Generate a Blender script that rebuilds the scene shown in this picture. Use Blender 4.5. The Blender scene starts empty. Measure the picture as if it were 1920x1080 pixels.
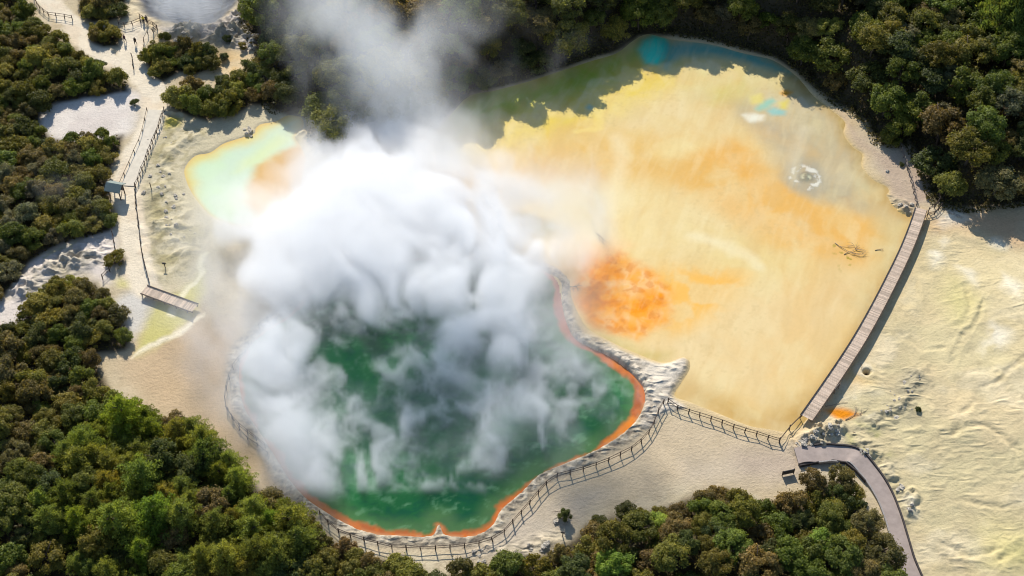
import bpy, math, random
import numpy as np
from mathutils import Vector, Matrix

random.seed(7); RNG = np.random.default_rng(7)
R = math.radians
scene = bpy.context.scene
C = scene.collection

# ------------------------------------------------------------------ camera, sky, sun, exposure
PITCH, DIST, HFOV = R(48), 208.0, R(42)
CAM = np.array([0.0, -DIST * math.cos(PITCH), DIST * math.sin(PITCH)])
cam_d = bpy.data.cameras.new("camera"); cam = bpy.data.objects.new("camera", cam_d); C.objects.link(cam)
cam.location = CAM; cam.rotation_euler = (R(90) - PITCH, 0, 0)
cam_d.sensor_fit = 'HORIZONTAL'; cam_d.angle = HFOV; cam_d.clip_start = 1; cam_d.clip_end = 20000
scene.camera = cam

SUN_ELEV, SUN_ROT = R(34), R(-13)
world = bpy.data.worlds.new("World"); scene.world = world; world.use_nodes = True
wn, wl = world.node_tree.nodes, world.node_tree.links
sky = wn.new('ShaderNodeTexSky'); sky.sky_type = 'NISHITA'; sky.sun_disc = False
sky.ozone_density = 2.5; sky.dust_density = 0.3; sky.sun_elevation = SUN_ELEV; sky.sun_rotation = SUN_ROT
bg = wn.get('Background') or wn.new('ShaderNodeBackground')
bg.inputs['Strength'].default_value = 0.115
wl.new(sky.outputs[0], bg.inputs['Color'])
sun_d = bpy.data.lights.new("sun", 'SUN'); sun_d.energy = 4.6; sun_d.angle = R(0.5); sun_d.color = (1.0, 0.955, 0.89)
sun = bpy.data.objects.new("sun", sun_d); C.objects.link(sun)
SUNV = Vector((math.sin(SUN_ROT) * math.cos(SUN_ELEV), math.cos(SUN_ROT) * math.cos(SUN_ELEV), math.sin(SUN_ELEV)))
sun.location = SUNV * 300
sun.rotation_euler = SUNV.to_track_quat('Z', 'Y').to_euler()
vs = scene.view_settings
scene.display_settings.display_device = 'sRGB'
vs.view_transform = 'Standard'; vs.look = 'None'; vs.gamma = 1.0; vs.use_curve_mapping = False
vs.exposure = 0.36
cy = scene.cycles
cy.volume_bounces = 20; cy.max_bounces = 24; cy.diffuse_bounces = 3; cy.glossy_bounces = 2
cy.transmission_bounces = 3; cy.transparent_max_bounces = 256
cy.volume_step_rate = 1.6; cy.volume_max_steps = 512
cy.use_denoising = True; cy.filter_width = 1.1

# ------------------------------------------------------------------ surveying: where a spot of the place lies on the ground plane
FPX = 960 / math.tan(HFOV / 2)
def G(px, py, z=0.0):
    a, b = (px - 960) / FPX, (540 - py) / FPX
    d = np.array([a, math.cos(PITCH) + b * math.sin(PITCH), -math.sin(PITCH) + b * math.cos(PITCH)])
    return CAM + d * ((z - CAM[2]) / d[2])
def P(*pts): return np.array([G(x, y)[:2] for x, y in pts])

# ------------------------------------------------------------------ numeric helpers
_T2 = RNG.random((256, 256)); _T3 = RNG.random((64, 64, 64)).astype(np.float32)
def vn2(x, y, s=0):
    x = x + 17.3 * s; y = y + 31.7 * s
    ix, iy = np.floor(x).astype(np.int64), np.floor(y).astype(np.int64)
    fx, fy = x - ix, y - iy
    fx = fx * fx * (3 - 2 * fx); fy = fy * fy * (3 - 2 * fy)
    i0, i1, j0, j1 = ix & 255, (ix + 1) & 255, iy & 255, (iy + 1) & 255
    return (_T2[i0, j0] * (1 - fx) + _T2[i1, j0] * fx) * (1 - fy) + (_T2[i0, j1] * (1 - fx) + _T2[i1, j1] * fx) * fy
def fbm2(x, y, size, octv=4, s=0, gain=0.5):
    x, y = np.asarray(x, float) / size, np.asarray(y, float) / size
    v, a, t = 0, 1.0, 0
    for o in range(octv):
        v = v + a * vn2(x, y, s + o * 3.1); t += a; a *= gain
        x, y = (x * 0.8 - y * 0.6) * 2.03, (x * 0.6 + y * 0.8) * 2.03
    return v / t
def ridge2(x, y, size, octv=4, s=0):
    x, y = np.asarray(x, float) / size, np.asarray(y, float) / size
    v, a, t = 0, 1.0, 0
    for o in range(octv):
        v = v + a * (1 - np.abs(2 * vn2(x, y, s + o * 3.1) - 1)); t += a; a *= 0.5
        x, y = (x * 0.8 - y * 0.6) * 2.03, (x * 0.6 + y * 0.8) * 2.03
    return v / t
def ss(a, b, v):
    t = np.clip((v - a) / (b - a), 0, 1); return t * t * (3 - 2 * t)
def seg_dist(pts, x, y, closed):
    d = np.full(x.shape, 1e9); n = len(pts)
    for i in range(n if closed else n - 1):
        ax, ay = pts[i]; bx, by = pts[(i + 1) % n]
        vx, vy = bx - ax, by - ay; L = vx * vx + vy * vy + 1e-12
        t = np.clip(((x - ax) * vx + (y - ay) * vy) / L, 0, 1)
        d = np.minimum(d, (x - ax - t * vx) ** 2 + (y - ay - t * vy) ** 2)
    return np.sqrt(d)
def inside(pts, x, y):
    r = np.zeros(x.shape, bool); n = len(pts)
    for i in range(n):
        ax, ay = pts[i]; bx, by = pts[(i + 1) % n]
        if ay == by: continue
        r ^= ((ay > y) != (by > y)) & (x < (bx - ax) * (y - ay) / (by - ay) + ax)
    return r
def sdf(pts, x, y, m=12.0):
    """signed distance in metres, negative inside; only exact within m of the outline's box"""
    x, y = np.asarray(x, float), np.asarray(y, float)
    out = np.full(x.shape, float(m))
    k = (x > pts[:, 0].min() - m) & (x < pts[:, 0].max() + m) & (y > pts[:, 1].min() - m) & (y < pts[:, 1].max() + m)
    if k.any():
        xs, ys = x[k], y[k]
        d = seg_dist(pts, xs, ys, True); d[inside(pts, xs, ys)] *= -1
        out[k] = np.minimum(d, m)
    return out
def smooth_line(pts, n=6, closed=False):
    """Catmull-Rom through the points"""
    pts = np.asarray(pts, float); N = len(pts); out = []
    rng = range(N) if closed else range(N - 1)
    for i in rng:
        g = (lambda k: pts[k % N]) if closed else (lambda k: pts[min(max(k, 0), N - 1)])
        p0, p1, p2, p3 = g(i - 1), g(i), g(i + 1), g(i + 2)
        for k in range(n):
            t = k / n
            out.append(0.5 * (2 * p1 + (p2 - p0) * t + (2 * p0 - 5 * p1 + 4 * p2 - p3) * t * t + (3 * p1 - p0 - 3 * p2 + p3) * t ** 3))
    if not closed: out.append(pts[-1])
    return np.array(out)

# ------------------------------------------------------------------ outlines of the place
LAKE = smooth_line(P((845, 215), (880, 178), (930, 168), (1000, 148), (1060, 128), (1110, 112), (1155, 98), (1185, 75), (1215, 62), (1260, 72), (1330, 82), (1400, 100),
         (1450, 112), (1495, 142), (1528, 178), (1562, 205), (1588, 228), (1586, 250), (1602, 272), (1622, 288), (1620, 312), (1640, 335), (1668, 350),
         (1672, 375), (1700, 398), (1735, 410), (1715, 450), (1685, 510), (1640, 590), (1590, 680), (1540, 750), (1505, 795), (1478, 808), (1440, 803), (1400, 797), (1345, 775),
         (1295, 755), (1262, 742), (1275, 715), (1290, 690), (1284, 671), (1245, 682), (1190, 662), (1140, 640), (1100, 618), (1082, 590), (1068, 555), (1058, 520),
         (1020, 490), (930, 468), (850, 455), (760, 420), (700, 350), (735, 290), (805, 255)), 4, True)
POOL = smooth_line(P((456, 660), (447, 700), (456, 760), (488, 812), (512, 850), (555, 915), (615, 962), (690, 998), (780, 1005), (812, 1002), (823, 982), (836, 1003), (890, 1004),
         (925, 982), (940, 955), (980, 920), (1012, 889), (1062, 868), (1122, 841), (1182, 800), (1207, 762), (1209, 730), (1190, 703), (1150, 670), (1110, 650), (1078, 632),
         (1062, 600), (1053, 560), (1045, 520), (965, 490), (850, 478), (740, 488), (650, 510), (580, 545), (540, 590), (492, 620)), 4, True)
SPOOL = smooth_line(P((342, 328), (347, 306), (366, 288), (392, 283), (416, 268), (446, 258), (468, 250), (486, 232), (516, 226), (540, 214), (568, 219), (570, 240), (555, 255), (568, 275), (576, 295), (572, 320),
         (560, 360), (520, 400), (460, 425), (400, 410), (362, 370)), 4, True)
CRATER = smooth_line(P((250, -30), (258, 10), (285, 36), (330, 48), (370, 52), (405, 45), (430, 25), (450, -10), (440, -60), (300, -70)), 4, True)
PENIN = smooth_line(P((1120, 648), (1180, 664), (1240, 684), (1284, 671), (1288, 690), (1270, 718), (1258, 745), (1285, 765), (1245, 775), (1222, 800), (1200, 800), (1214, 740), (1190, 700), (1150, 668)), 3, True)
# woodland floors (feet of the plants)
W_LEFT = P((-260, -130), (30, -130), (42, 10), (75, 50), (130, 85), (165, 110), (205, 135), (240, 158), (236, 172), (180, 182), (110, 192), (76, 212), (72, 238), (95, 262),
         (140, 268), (185, 262), (228, 252), (228, 282), (212, 310), (200, 340), (205, 375), (212, 420), (200, 436), (150, 450), (105, 462), (60, 490), (20, 542), (-20, 575), (-260, 600))
W_ISLE = P((150, -60), (232, -60), (232, 32), (205, 38), (170, 40), (150, 22))
W_ROUND = P((172, 58), (200, 50), (226, 72), (222, 86), (192, 88), (172, 76))
W_MID = P((280, 104), (300, 84), (335, 88), (392, 108), (405, 124), (372, 140), (336, 134), (306, 154), (283, 142), (274, 118))
W_MID2 = P((316, 200), (322, 172), (362, 158), (396, 176), (430, 152), (466, 138), (505, 125), (530, 160), (515, 195), (470, 195), (440, 212), (390, 226), (345, 214))
W_TOP = P((470, -140), (470, 40), (480, 60), (500, 95), (505, 120), (520, 170), (515, 195), (545, 208), (595, 215), (602, 245), (602, 275), (640, 268), (700, 262), (780, 235), (850, 200), (880, 168), (930, 158),
         (1000, 138), (1060, 118), (1110, 100), (1155, 86), (1190, 60), (1260, 58), (1330, 66), (1400, 84), (1455, 98), (1505, 130), (1540, 165), (1575, 190), (1600, 200),
         (1640, 225), (1655, 262), (1690, 262), (1700, 240), (1735, 300), (1752, 340), (1762, 372), (1800, 382), (1850, 380), (1930, 366), (2100, 360), (2150, -140))
W_BLOB = P((95, 545), (130, 525), (180, 530), (200, 560), (235, 600), (245, 640), (235, 656), (180, 662), (120, 670), (60, 640), (40, 600))
W_SW = P((-260, 630), (40, 615), (110, 650), (180, 680), (212, 740), (300, 790), (385, 815), (408, 855), (450, 885), (500, 930), (540, 960), (590, 985), (630, 1018),
         (690, 1045), (760, 1062), (830, 1090), (860, 1180), (-260, 1180))
W_SE = P((800, 1180), (790, 1088), (890, 1070), (1000, 1054), (1080, 1014), (1108, 985), (1180, 965), (1250, 950), (1310, 928), (1360, 918), (1420, 938), (1485, 932), (1530, 905),
         (1575, 905), (1615, 945), (1650, 1000), (1680, 1060), (1690, 1180))
LONE = P((202, 488), (217, 480), (232, 488), (228, 500), (208, 500))
WOODS = [W_LEFT, W_ISLE, W_ROUND, W_MID, W_MID2, W_TOP, W_BLOB, W_SW, W_SE]
# paths
PATH_N = smooth_line(P((70, -40), (98, 5), (135, 42), (168, 82), (205, 108), (242, 124), (268, 160)), 5)
PATH_V = smooth_line(P((255, 55), (252, 90), (262, 125), (280, 165), (288, 200), (262, 280), (240, 345)), 5)
PATH_S = smooth_line(P((240, 340), (242, 400), (245, 450), (254, 500), (268, 540)), 5)
SLOPE_LINE = P((1930, 430), (1780, 420), (1720, 470), (1650, 610), (1580, 740), (1600, 830), (1680, 940), (1730, 1090), (1760, 1200))
SLOPE = np.vstack([P((2300, 430)), SLOPE_LINE, P((2300, 1250))])
ROCKRIM_W = 1.35

def H(x, y):
    x, y = np.asarray(x, float), np.asarray(y, float)
    z = 0.25 * (fbm2(x, y, 14, 3, 1) - 0.5)
    dl = sdf(LAKE, x, y); dp = sdf(POOL, x, y); dsp = sdf(SPOOL, x, y); dc = sdf(CRATER, x, y)
    dry = ss(0, 3, dl) * ss(0, 2.5, dsp)
    # sinter mottles between the left path and the little pool, and general fine relief
    z = z + dry * 0.10 * (fbm2(x, y, 2.2, 4, 4) - 0.5)
    rough = ss(3, -4, sdf(LEFTSINTER, x, y))
    z = z + rough * dry * 0.75 * (np.maximum(ridge2(x, y, 5.0, 4, 7) - 0.52, 0) * 2.2)
    # basins
    z = z - 0.35 * ss(0.5, -1.2, dl) - 0.35 * ss(0.4, -1.0, dsp)
    z = z - 0.9 * ss(0.25, -0.5, dp)
    z = z - 3.4 * ss(1.0, -7.0, dc) + .9 * ss(1.5, -1, dc) * ss(-11, -6, dc) * (ridge2(x, y, 3.0, 4, 17) - .5) + 0.6 * ss(5, 0.5, np.abs(dc - 2)) * fbm2(x, y, 1.6, 4, 9)
    # crusted rim of the hot pool and its spit of sinter
    wv = ROCKRIM_W * (0.55 + 0.9 * fbm2(x, y, 7, 2, 11))
    rim = ss(wv + 0.8, wv * 0.4, dp) * ss(-0.1, 0.15, dp)
    pen = ss(0.3, -0.6, sdf(PENIN, x, y)) * ss(-0.1, 0.2, dp)
    crust = ridge2(x, y, 1.5, 4, 13)
    crust = ridge2(x + .6 * (fbm2(x, y, .9, 2, 14) - .5), y, 1.1, 3, 13); chip = fbm2(x, y, .55, 2, 15)
    z = z + rim * (0.02 + 0.20 * ss(.42, .8, crust) + .16 * chip) + pen * (0.06 + 0.16 * crust + .12 * chip)
    # woodland banks
    dt = -sdf(W_TOP, x, y, 60)
    zt = 7.5 * ss(-0.5, 9, dt) + 3.5 * ss(9, 55, dt)
    easy = ss(-72, -45, x) * (1 - 0.55 * ss(50, 75, x))      # the bank is high behind the lake, lower at either end
    z = z + zt * (0.35 + 0.65 * easy) * ss(0, 3, dl)
    z = z + 2.0 * ss(0, 20, -sdf(W_SW, x, y, 30)) + 2.0 * ss(0, 14, -sdf(W_SE, x, y, 30)) + 1.4 * ss(0, 12, -sdf(W_LEFT, x, y, 30)) + 1.0 * ss(0, 8, -sdf(W_BLOB, x, y, 30))
    # the bare terrace on the right climbs away from the boardwalk
    ds = -sdf(SLOPE, x, y, 60)
    z = z + 4.5 * ss(0, 40, ds)
    e = ss(1, 12, ds)
    u, v = x * 0.86 + y * 0.5, -x * 0.5 + y * 0.86
    q1, q2 = 9 * (fbm2(x, y, 16, 3, 27) - .5), 9 * (fbm2(x, y, 16, 3, 28) - .5)
    pat = ss(.42, .66, fbm2(x, y, 11, 3, 29))
    z = z + e * (0.16 * (ridge2((u + q1) * 0.55, v + q2, 11, 5, 21) - 0.5) + pat * 0.20 * (ridge2((u + q1) * 0.6, v + q2, 2.8, 4, 23) - 0.5))
    z = z + e * ss(.40, .60, fbm2(x, y, 8, 3, 35)) * .16 * (ridge2((u + q1) * .45, v + q2, 1.7, 3, 33) - .5)
    for gl in GULLY:
        k = (ds > -2) & (x > gl[:, 0].min() - 3) & (x < gl[:, 0].max() + 3) & (y > gl[:, 1].min() - 3) & (y < gl[:, 1].max() + 3)
        if k.any():
            g = seg_dist(gl, x[k] + 1.6 * (fbm2(x[k], y[k], 2.5, 4, 37) - .5), y[k] + 1.6 * (fbm2(x[k], y[k], 2.5, 4, 38) - .5), False); q = np.zeros_like(z)
            q[k] = (-.20 * ss(.8, .05, g) + .16 * ss(2.6, .5, g) * ridge2(x[k], y[k], 1.3, 3, 36)) * ss(.38, .60, fbm2(x[k], y[k], 4.5, 3, 39)); z = z + q
    z = z + ss(3, 0, np.abs(ds - 3)) * 0.25 * ridge2(x, y, 2.2, 3, 25)
    for (cx, cy_, rad, hh, sd) in KNOLLS:
        r = np.hypot(x - cx, y - cy_) / rad
        k = r < 1.6
        if k.any():
            q = np.zeros_like(z); q[k] = hh * ss(1.35, 0.1, r[k] + 1.1 * (fbm2(x[k], y[k], 1.6, 3, sd) - 0.5)) * (np.maximum(ridge2(x[k], y[k], 1.5, 4, sd) - .38, 0) * 2.4)
            z = z + q
    for (pl_, amp, sc, sd) in ROUGH:
        f = ss(1.0, -2.0, sdf(pl_, x, y, 4)); k = f > 0
        if k.any():
            q = np.zeros_like(z); q[k] = amp * f[k] * ss(.36, .56, fbm2(x[k], y[k], sc * 2.2, 3, sd + 3)) * (np.maximum(ridge2(x[k], y[k] * 1.25, sc, 4, sd) - .35, 0) * 1.7 + .35 * (fbm2(x[k], y[k], .6, 2, sd + 5) - .5)); z = z + q
    hx, hy = HOLE
    z = z - 0.7 * ss(0.75, 0.3, np.hypot(x - hx, y - hy)) + 0.10 * ss(1.9, 0.8, np.hypot(x - hx, y - hy)) * ss(0.5, 0.9, np.hypot(x - hx, y - hy))
    return z
LEFTSINTER = P((262, 380), (285, 290), (318, 225), (350, 240), (400, 250), (350, 290), (338, 330), (360, 400), (400, 440), (350, 500), (300, 520), (275, 500))
GULLY = [smooth_line(P(*g), 4) for g in ([(1640, 800), (1690, 775), (1740, 735), (1790, 715), (1850, 705)], [(1845, 575), (1820, 620), (1790, 660), (1775, 700), (1745, 720)], [(1930, 680), (1880, 715), (1835, 745), (1800, 790)], [(1810, 540), (1815, 580), (1800, 620)],
         [(1705, 640), (1735, 660), (1780, 655)], [(1700, 850), (1740, 835), (1790, 820)], [(1765, 820), (1820, 815), (1860, 825), (1905, 860)], [(1760, 1020), (1810, 1040), (1860, 1035)], [(1780, 930), (1840, 955), (1900, 960)], [(1720, 965), (1760, 950), (1800, 905)], [(1880, 1060), (1915, 1030), (1960, 1020)])]
ROUGH = [(P((1590, 800), (1640, 770), (1680, 735), (1705, 695), (1735, 690), (1740, 715), (1710, 760), (1700, 790), (1650, 815)), .75, 1.5, 51), (P((1575, 830), (1600, 800), (1660, 850), (1700, 920), (1715, 970), (1695, 985), (1670, 920), (1630, 865)), .55, 1.3, 52),
         (P((1480, 840), (1520, 800), (1575, 785), (1590, 805), (1560, 830), (1520, 850)), 1.0, 1.5, 53), (P((305, 70), (330, 50), (450, 45), (505, 75), (505, 105), (470, 100), (400, 85)), 1.3, 1.7, 54), (P((1655, 360), (1700, 375), (1712, 400), (1680, 398)), .5, 1.1, 55), (P((1745, 385), (1800, 390), (1820, 410), (1770, 410)), .35, 1.1, 56),
         (P((880, 1050), (940, 1025), (1000, 1010), (1060, 1000), (1060, 1020), (960, 1050)), .4, 1.1, 57), (P((30, 560), (60, 500), (130, 465), (200, 450), (200, 500), (110, 520), (60, 590)), .6, 1.8, 58)]
KNOLLS = []
for (px, py, rad, hh, sd) in [(1500, 832, 1.9, .7, 1), (1525, 824, 1.7, .9, 2), (1545, 808, 1.8, 1.1, 3), (1562, 800, 1.5, 1.0, 4), (1532, 842, 1.4, .9, 5), (1622, 842, 1.8, .6, 6), (1648, 866, 1.6, .5, 7), (1672, 895, 1.8, .5, 9), (1712, 955, 1.3, .7, 21), (1706, 930, 1.4, .6, 22),
        (1260, 975, 1.0, .0, 14), (1062, 970, 1.4, .35, 15), (1000, 1028, 2.0, .35, 16), (1020, 1022, 1.7, .35, 17), (945, 1035, 1.6, .4, 18), (910, 1042, 1.6, .4, 19), (1694, 388, 1.6, .5, 20),
        (430, 62, 2.5, 1.3, 30), (400, 62, 2.6, 1.2, 31), (370, 64, 2.4, 1.1, 32), (345, 60, 2.4, .9, 33), (490, 85, 2.6, 1.6, 34), (470, 82, 2.2, 1.4, 35), (440, 40, 2.4, 1.4, 36), (320, 222, 2.6, .7, 37), (292, 418, 1.4, .5, 38), (470, 250, 1.0, .4, 39), (555, 248, 1.2, .5, 40), (130, 490, 2.6, .8, 41), (90, 510, 2.2, .8, 42), (45, 540, 2.2, 1.2, 43), (180, 470, 2.2, .5, 44)]:
    if hh > 0: KNOLLS.append((*G(px, py)[:2], rad, hh, sd))
HOLE = G(1628, 690, 1.0)[:2]

def place(px, py):
    """the point of the terrain one sees there (the terrain is not flat)"""
    z = 0.0
    for _ in range(5):
        p = G(px, py, z); z = float(H(p[:1], p[1:2])[0])
    return np.array([p[0], p[1], z])
def PP(*pts): return np.array([place(x, y)[:2] for x, y in pts])

# ------------------------------------------------------------------ materials
def S(r, g, b, e=1.12):
    f = lambda c: (c / 12.92 if c <= 0.04045 else ((c + 0.055) / 1.055) ** 2.4)
    return np.array([min(0.86, f(v / 255) / e) for v in (r, g, b)])
def mat(name, base=(0.5, 0.5, 0.5), rough=0.8, spec=0.3):
    m = bpy.data.materials.new(name); m.use_nodes = True
    b = m.node_tree.nodes['Principled BSDF']
    b.inputs['Base Color'].default_value = (*base, 1); b.inputs['Roughness'].default_value = rough
    b.inputs['Specular IOR Level'].default_value = spec
    return m, m.node_tree.nodes, m.node_tree.links, b
def noise(n, l, scale, detail=4, rough=0.55, coord='Object', dist=0.0):
    t = n.new('ShaderNodeTexCoord'); x = n.new('ShaderNodeTexNoise')
    x.inputs['Scale'].default_value = scale; x.inputs['Detail'].default_value = detail
    x.inputs['Roughness'].default_value = rough; x.inputs['Distortion'].default_value = dist
    l.new(t.outputs[coord], x.inputs['Vector']); return x.outputs['Fac']
def ramp(n, l, fac, stops):
    r = n.new('ShaderNodeValToRGB'); e = r.color_ramp.elements
    while len(e) < len(stops): e.new(0.5)
    for k, (p, c) in enumerate(stops): e[k].position = p; e[k].color = (*c, 1)
    l.new(fac, r.inputs['Fac']); return r.outputs['Color']
def mixc(n, l, a, b, fac, mode='MULTIPLY'):
    x = n.new('ShaderNodeMix'); x.data_type = 'RGBA'; x.blend_type = mode
    if isinstance(fac, (int, float)): x.inputs[0].default_value = fac
    else: l.new(fac, x.inputs[0])
    for s, v in ((x.inputs[6], a), (x.inputs[7], b)):
        if isinstance(v, tuple): s.default_value = (*v, 1)
        else: l.new(v, s)
    return x.outputs[2]
def bump(n, l, b, h, strength, dist):
    x = n.new('ShaderNodeBump'); x.inputs['Strength'].default_value = strength; x.inputs['Distance'].default_value = dist
    l.new(h, x.inputs['Height']); l.new(x.outputs[0], b.inputs['Normal'])
def add(n, l, a, b, k=1.0):
    x = n.new('ShaderNodeMath'); x.operation = 'MULTIPLY_ADD'; l.new(b, x.inputs[0]); x.inputs[1].default_value = k; l.new(a, x.inputs[2]); return x.outputs[0]

def mat_ground():
    m, n, l, b = mat('sinter_ground', rough=0.92, spec=0.15)
    a = n.new('ShaderNodeVertexColor'); a.layer_name = 'Col'
    f1 = noise(n, l, 2.2, 6, 0.65); f2 = noise(n, l, 0.35, 4)
    c = mixc(n, l, a.outputs['Color'], ramp(n, l, f1, [(0.30, (.80, .79, .77)), (0.5, (1, 1, 1)), (0.75, (1.1, 1.09, 1.06))]), 0.55)
    c = mixc(n, l, c, ramp(n, l, f2, [(0.3, (.90, .89, .87)), (0.6, (1.05, 1.04, 1.03))]), 0.7)
    l.new(c, b.inputs['Base Color'])
    tc = n.new('ShaderNodeTexCoord'); mp = n.new('ShaderNodeMapping'); mp.inputs['Rotation'].default_value = (0, 0, R(-32)); mp.inputs['Scale'].default_value = (.55, 1.25, 1)
    l.new(tc.outputs['Object'], mp.inputs['Vector']); rn = n.new('ShaderNodeTexNoise'); rn.noise_type = 'RIDGED_MULTIFRACTAL'
    rn.inputs['Scale'].default_value = 0.8; rn.inputs['Detail'].default_value = 6; rn.inputs['Roughness'].default_value = .6; rn.inputs['Distortion'].default_value = .5; l.new(mp.outputs[0], rn.inputs['Vector'])
    wk = n.new('ShaderNodeMath'); wk.operation = 'MULTIPLY'; l.new(rn.outputs['Fac'], wk.inputs[0]); l.new(a.outputs['Alpha'], wk.inputs[1])
    h0 = add(n, l, f1, noise(n, l, 7.0, 4, 0.6), 0.35)
    bump(n, l, b, add(n, l, h0, wk.outputs[0], 4.5), 0.6, 0.24)
    return m
def mat_water(name, rough, bumpk, scale):
    m, n, l, b = mat(name, rough=rough, spec=0.35)
    a = n.new('ShaderNodeVertexColor'); a.layer_name = 'Col'
    f1 = noise(n, l, 1.6, 6, 0.6, dist=0.6)
    c = mixc(n, l, a.outputs['Color'], ramp(n, l, f1, [(0.3, (.88, .87, .84)), (0.5, (1, 1, 1)), (0.7, (1.07, 1.06, 1.05))]), 0.25)
    l.new(c, b.inputs['Base Color'])
    bump(n, l, b, noise(n, l, scale, 3, 0.5), bumpk, 0.05)
    return m
def mat_leaf(name, transl=0.3):
    m, n, l, b = mat(name, rough=0.6, spec=0.25)
    oi = n.new('ShaderNodeObjectInfo'); g = n.new('ShaderNodeNewGeometry')
    v = ramp(n, l, g.outputs['Random Per Island'], [(0.0, (.55, .58, .55)), (0.5, (1, 1, 1)), (1.0, (1.45, 1.35, 1.15))])
    c = mixc(n, l, oi.outputs['Color'], v, 1.0)
    f = noise(n, l, 0.9, 2)
    c = mixc(n, l, c, ramp(n, l, f, [(0.35, (.8, .85, .8)), (0.65, (1.2, 1.12, .9))]), 0.8)
    l.new(c, b.inputs['Base Color'])
    t = n.new('ShaderNodeBsdfTranslucent'); l.new(mixc(n, l, c, (1.25, 1.2, 0.6), 1.0), t.inputs['Color'])
    x = n.new('ShaderNodeMixShader'); x.inputs[0].default_value = transl
    out = n['Material Output']
    l.new(b.outputs[0], x.inputs[1]); l.new(t.outputs[0], x.inputs[2]); l.new(x.outputs[0], out.inputs['Surface'])
    return m
def mat_wood(name, base, var=0.35, rough=0.85):
    m, n, l, b = mat(name, rough=rough, spec=0.2)
    g = n.new('ShaderNodeNewGeometry')
    v = ramp(n, l, g.outputs['Random Per Island'], [(0, (1 - var,) * 3), (1, (1 + var * 0.6,) * 3)])
    c = mixc(n, l, tuple(base), v, 1.0)
    f = noise(n, l, 3.5, 5, 0.7)
    c = mixc(n, l, c, ramp(n, l, f, [(0.3, (.7, .68, .66)), (0.7, (1.15, 1.12, 1.1))]), 0.8)
    l.new(c, b.inputs['Base Color']); bump(n, l, b, noise(n, l, 14, 4), 0.4, 0.02)
    return m
def mat_plain(name, base, rough=0.8, var=0.2, scale=4.0):
    m, n, l, b = mat(name, rough=rough, spec=0.25)
    f = noise(n, l, scale, 5, 0.6)
    l.new(mixc(n, l, tuple(base), ramp(n, l, f, [(0.3, (1 - var,) * 3), (0.7, (1 + var,) * 3)]), 1.0), b.inputs['Base Color'])
    bump(n, l, b, f, 0.4, 0.05)
    return m
M = dict(
    ground=mat_ground(), lake=mat_water('mineral_water', 0.06, 0.012, 3.0), pool=mat_water('hot_water', 0.06, 0.03, 2.2),
    leaf=mat_leaf('shrub_leaves', 0.42), tree=mat_leaf('tree_leaves', 0.45), pine=mat_leaf('pine_needles', 0.5),
    bark=mat_wood('bark', (0.10, 0.075, 0.055), 0.3), deadwood=mat_wood('dead_wood', (0.32, 0.26, 0.19), 0.3),
    deck=mat_wood('weathered_planks', (0.64, 0.51, 0.385), 0.30), rail=mat_wood('dark_timber', (0.085, 0.062, 0.048), 0.3),
    rail_grey=mat_wood('grey_timber', (0.24, 0.20, 0.17), 0.3), rock=mat_plain('sinter_rock', (0.44, 0.39, 0.31), 0.9, 0.4, 2.0),
    slab=mat_plain('pale_slab', (0.66, 0.585, 0.455), 0.9, 0.1, 1.0), concrete=mat_plain('path_concrete', (0.36, 0.29, 0.245), 0.9, 0.12, 1.2), roof=mat_plain('painted_roof', (0.20, 0.235, 0.205), 0.6, 0.1),
    kerb=mat_plain('kerb_timber', (0.06, 0.05, 0.045), 0.8, 0.3), edge=mat_plain('kerb_concrete', (0.33, 0.30, 0.27), 0.9, 0.2), board=mat_plain('sign_panel', (0.035, 0.037, 0.045), 0.5, 0.2),
    skin=mat_plain('skin', (0.42, 0.25, 0.18), 0.5, 0.05), hair=mat_plain('hair', (0.03, 0.022, 0.018), 0.6, 0.2),
    yellow=mat_plain('yellow_jacket', (0.75, 0.58, 0.02), 0.7, 0.1), black=mat_plain('black_cloth', (0.015, 0.015, 0.018), 0.8, 0.2),
    maroon=mat_plain('dark_red_cloth', (0.09, 0.03, 0.035), 0.8, 0.2), jeans=mat_plain('dark_trousers', (0.025, 0.03, 0.045), 0.8, 0.2), mud=mat_plain('dark_mud', (0.03, 0.024, 0.018), 0.25, 0.2))

# ------------------------------------------------------------------ object helpers
def tag(o, label=None, cat=None, group=None, kind=None):
    for k, v in (('label', label), ('category', cat), ('group', group), ('kind', kind)):
        if v: o[k] = v
    return o
def empty(name, loc, rz=0.0, **kw):
    o = bpy.data.objects.new(name, None); C.objects.link(o); o.location = loc; o.rotation_euler = (0, 0, rz); o.empty_display_size = 0.3
    return tag(o, **kw)
def link(name, me, m, parent=None, loc=(0, 0, 0)):
    o = bpy.data.objects.new(name, me); C.objects.link(o); o.location = loc
    if m and not me.materials: me.materials.append(m)
    if parent: o.parent = parent
    return o
def quads_mesh(name, V, Q, smooth=False):
    me = bpy.data.meshes.new(name); n = len(Q)
    me.vertices.add(len(V)); me.vertices.foreach_set('co', np.ascontiguousarray(V, np.float32).ravel())
    me.loops.add(n * 4); me.loops.foreach_set('vertex_index', np.ascontiguousarray(Q, np.int32).ravel())
    me.polygons.add(n); me.polygons.foreach_set('loop_start', np.arange(0, n * 4, 4, dtype=np.int32))
    if smooth: me.polygons.foreach_set('use_smooth', np.ones(n, bool))
    me.update(calc_edges=True); return me
def set_col(me, col, alpha=None):
    a = me.color_attributes.new('Col', 'FLOAT_COLOR', 'POINT')
    a.data.foreach_set('color', np.hstack([np.clip(col, 0, 1.2), (np.ones(len(col)) if alpha is None else alpha)[:, None]]).astype(np.float32).ravel())
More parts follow.
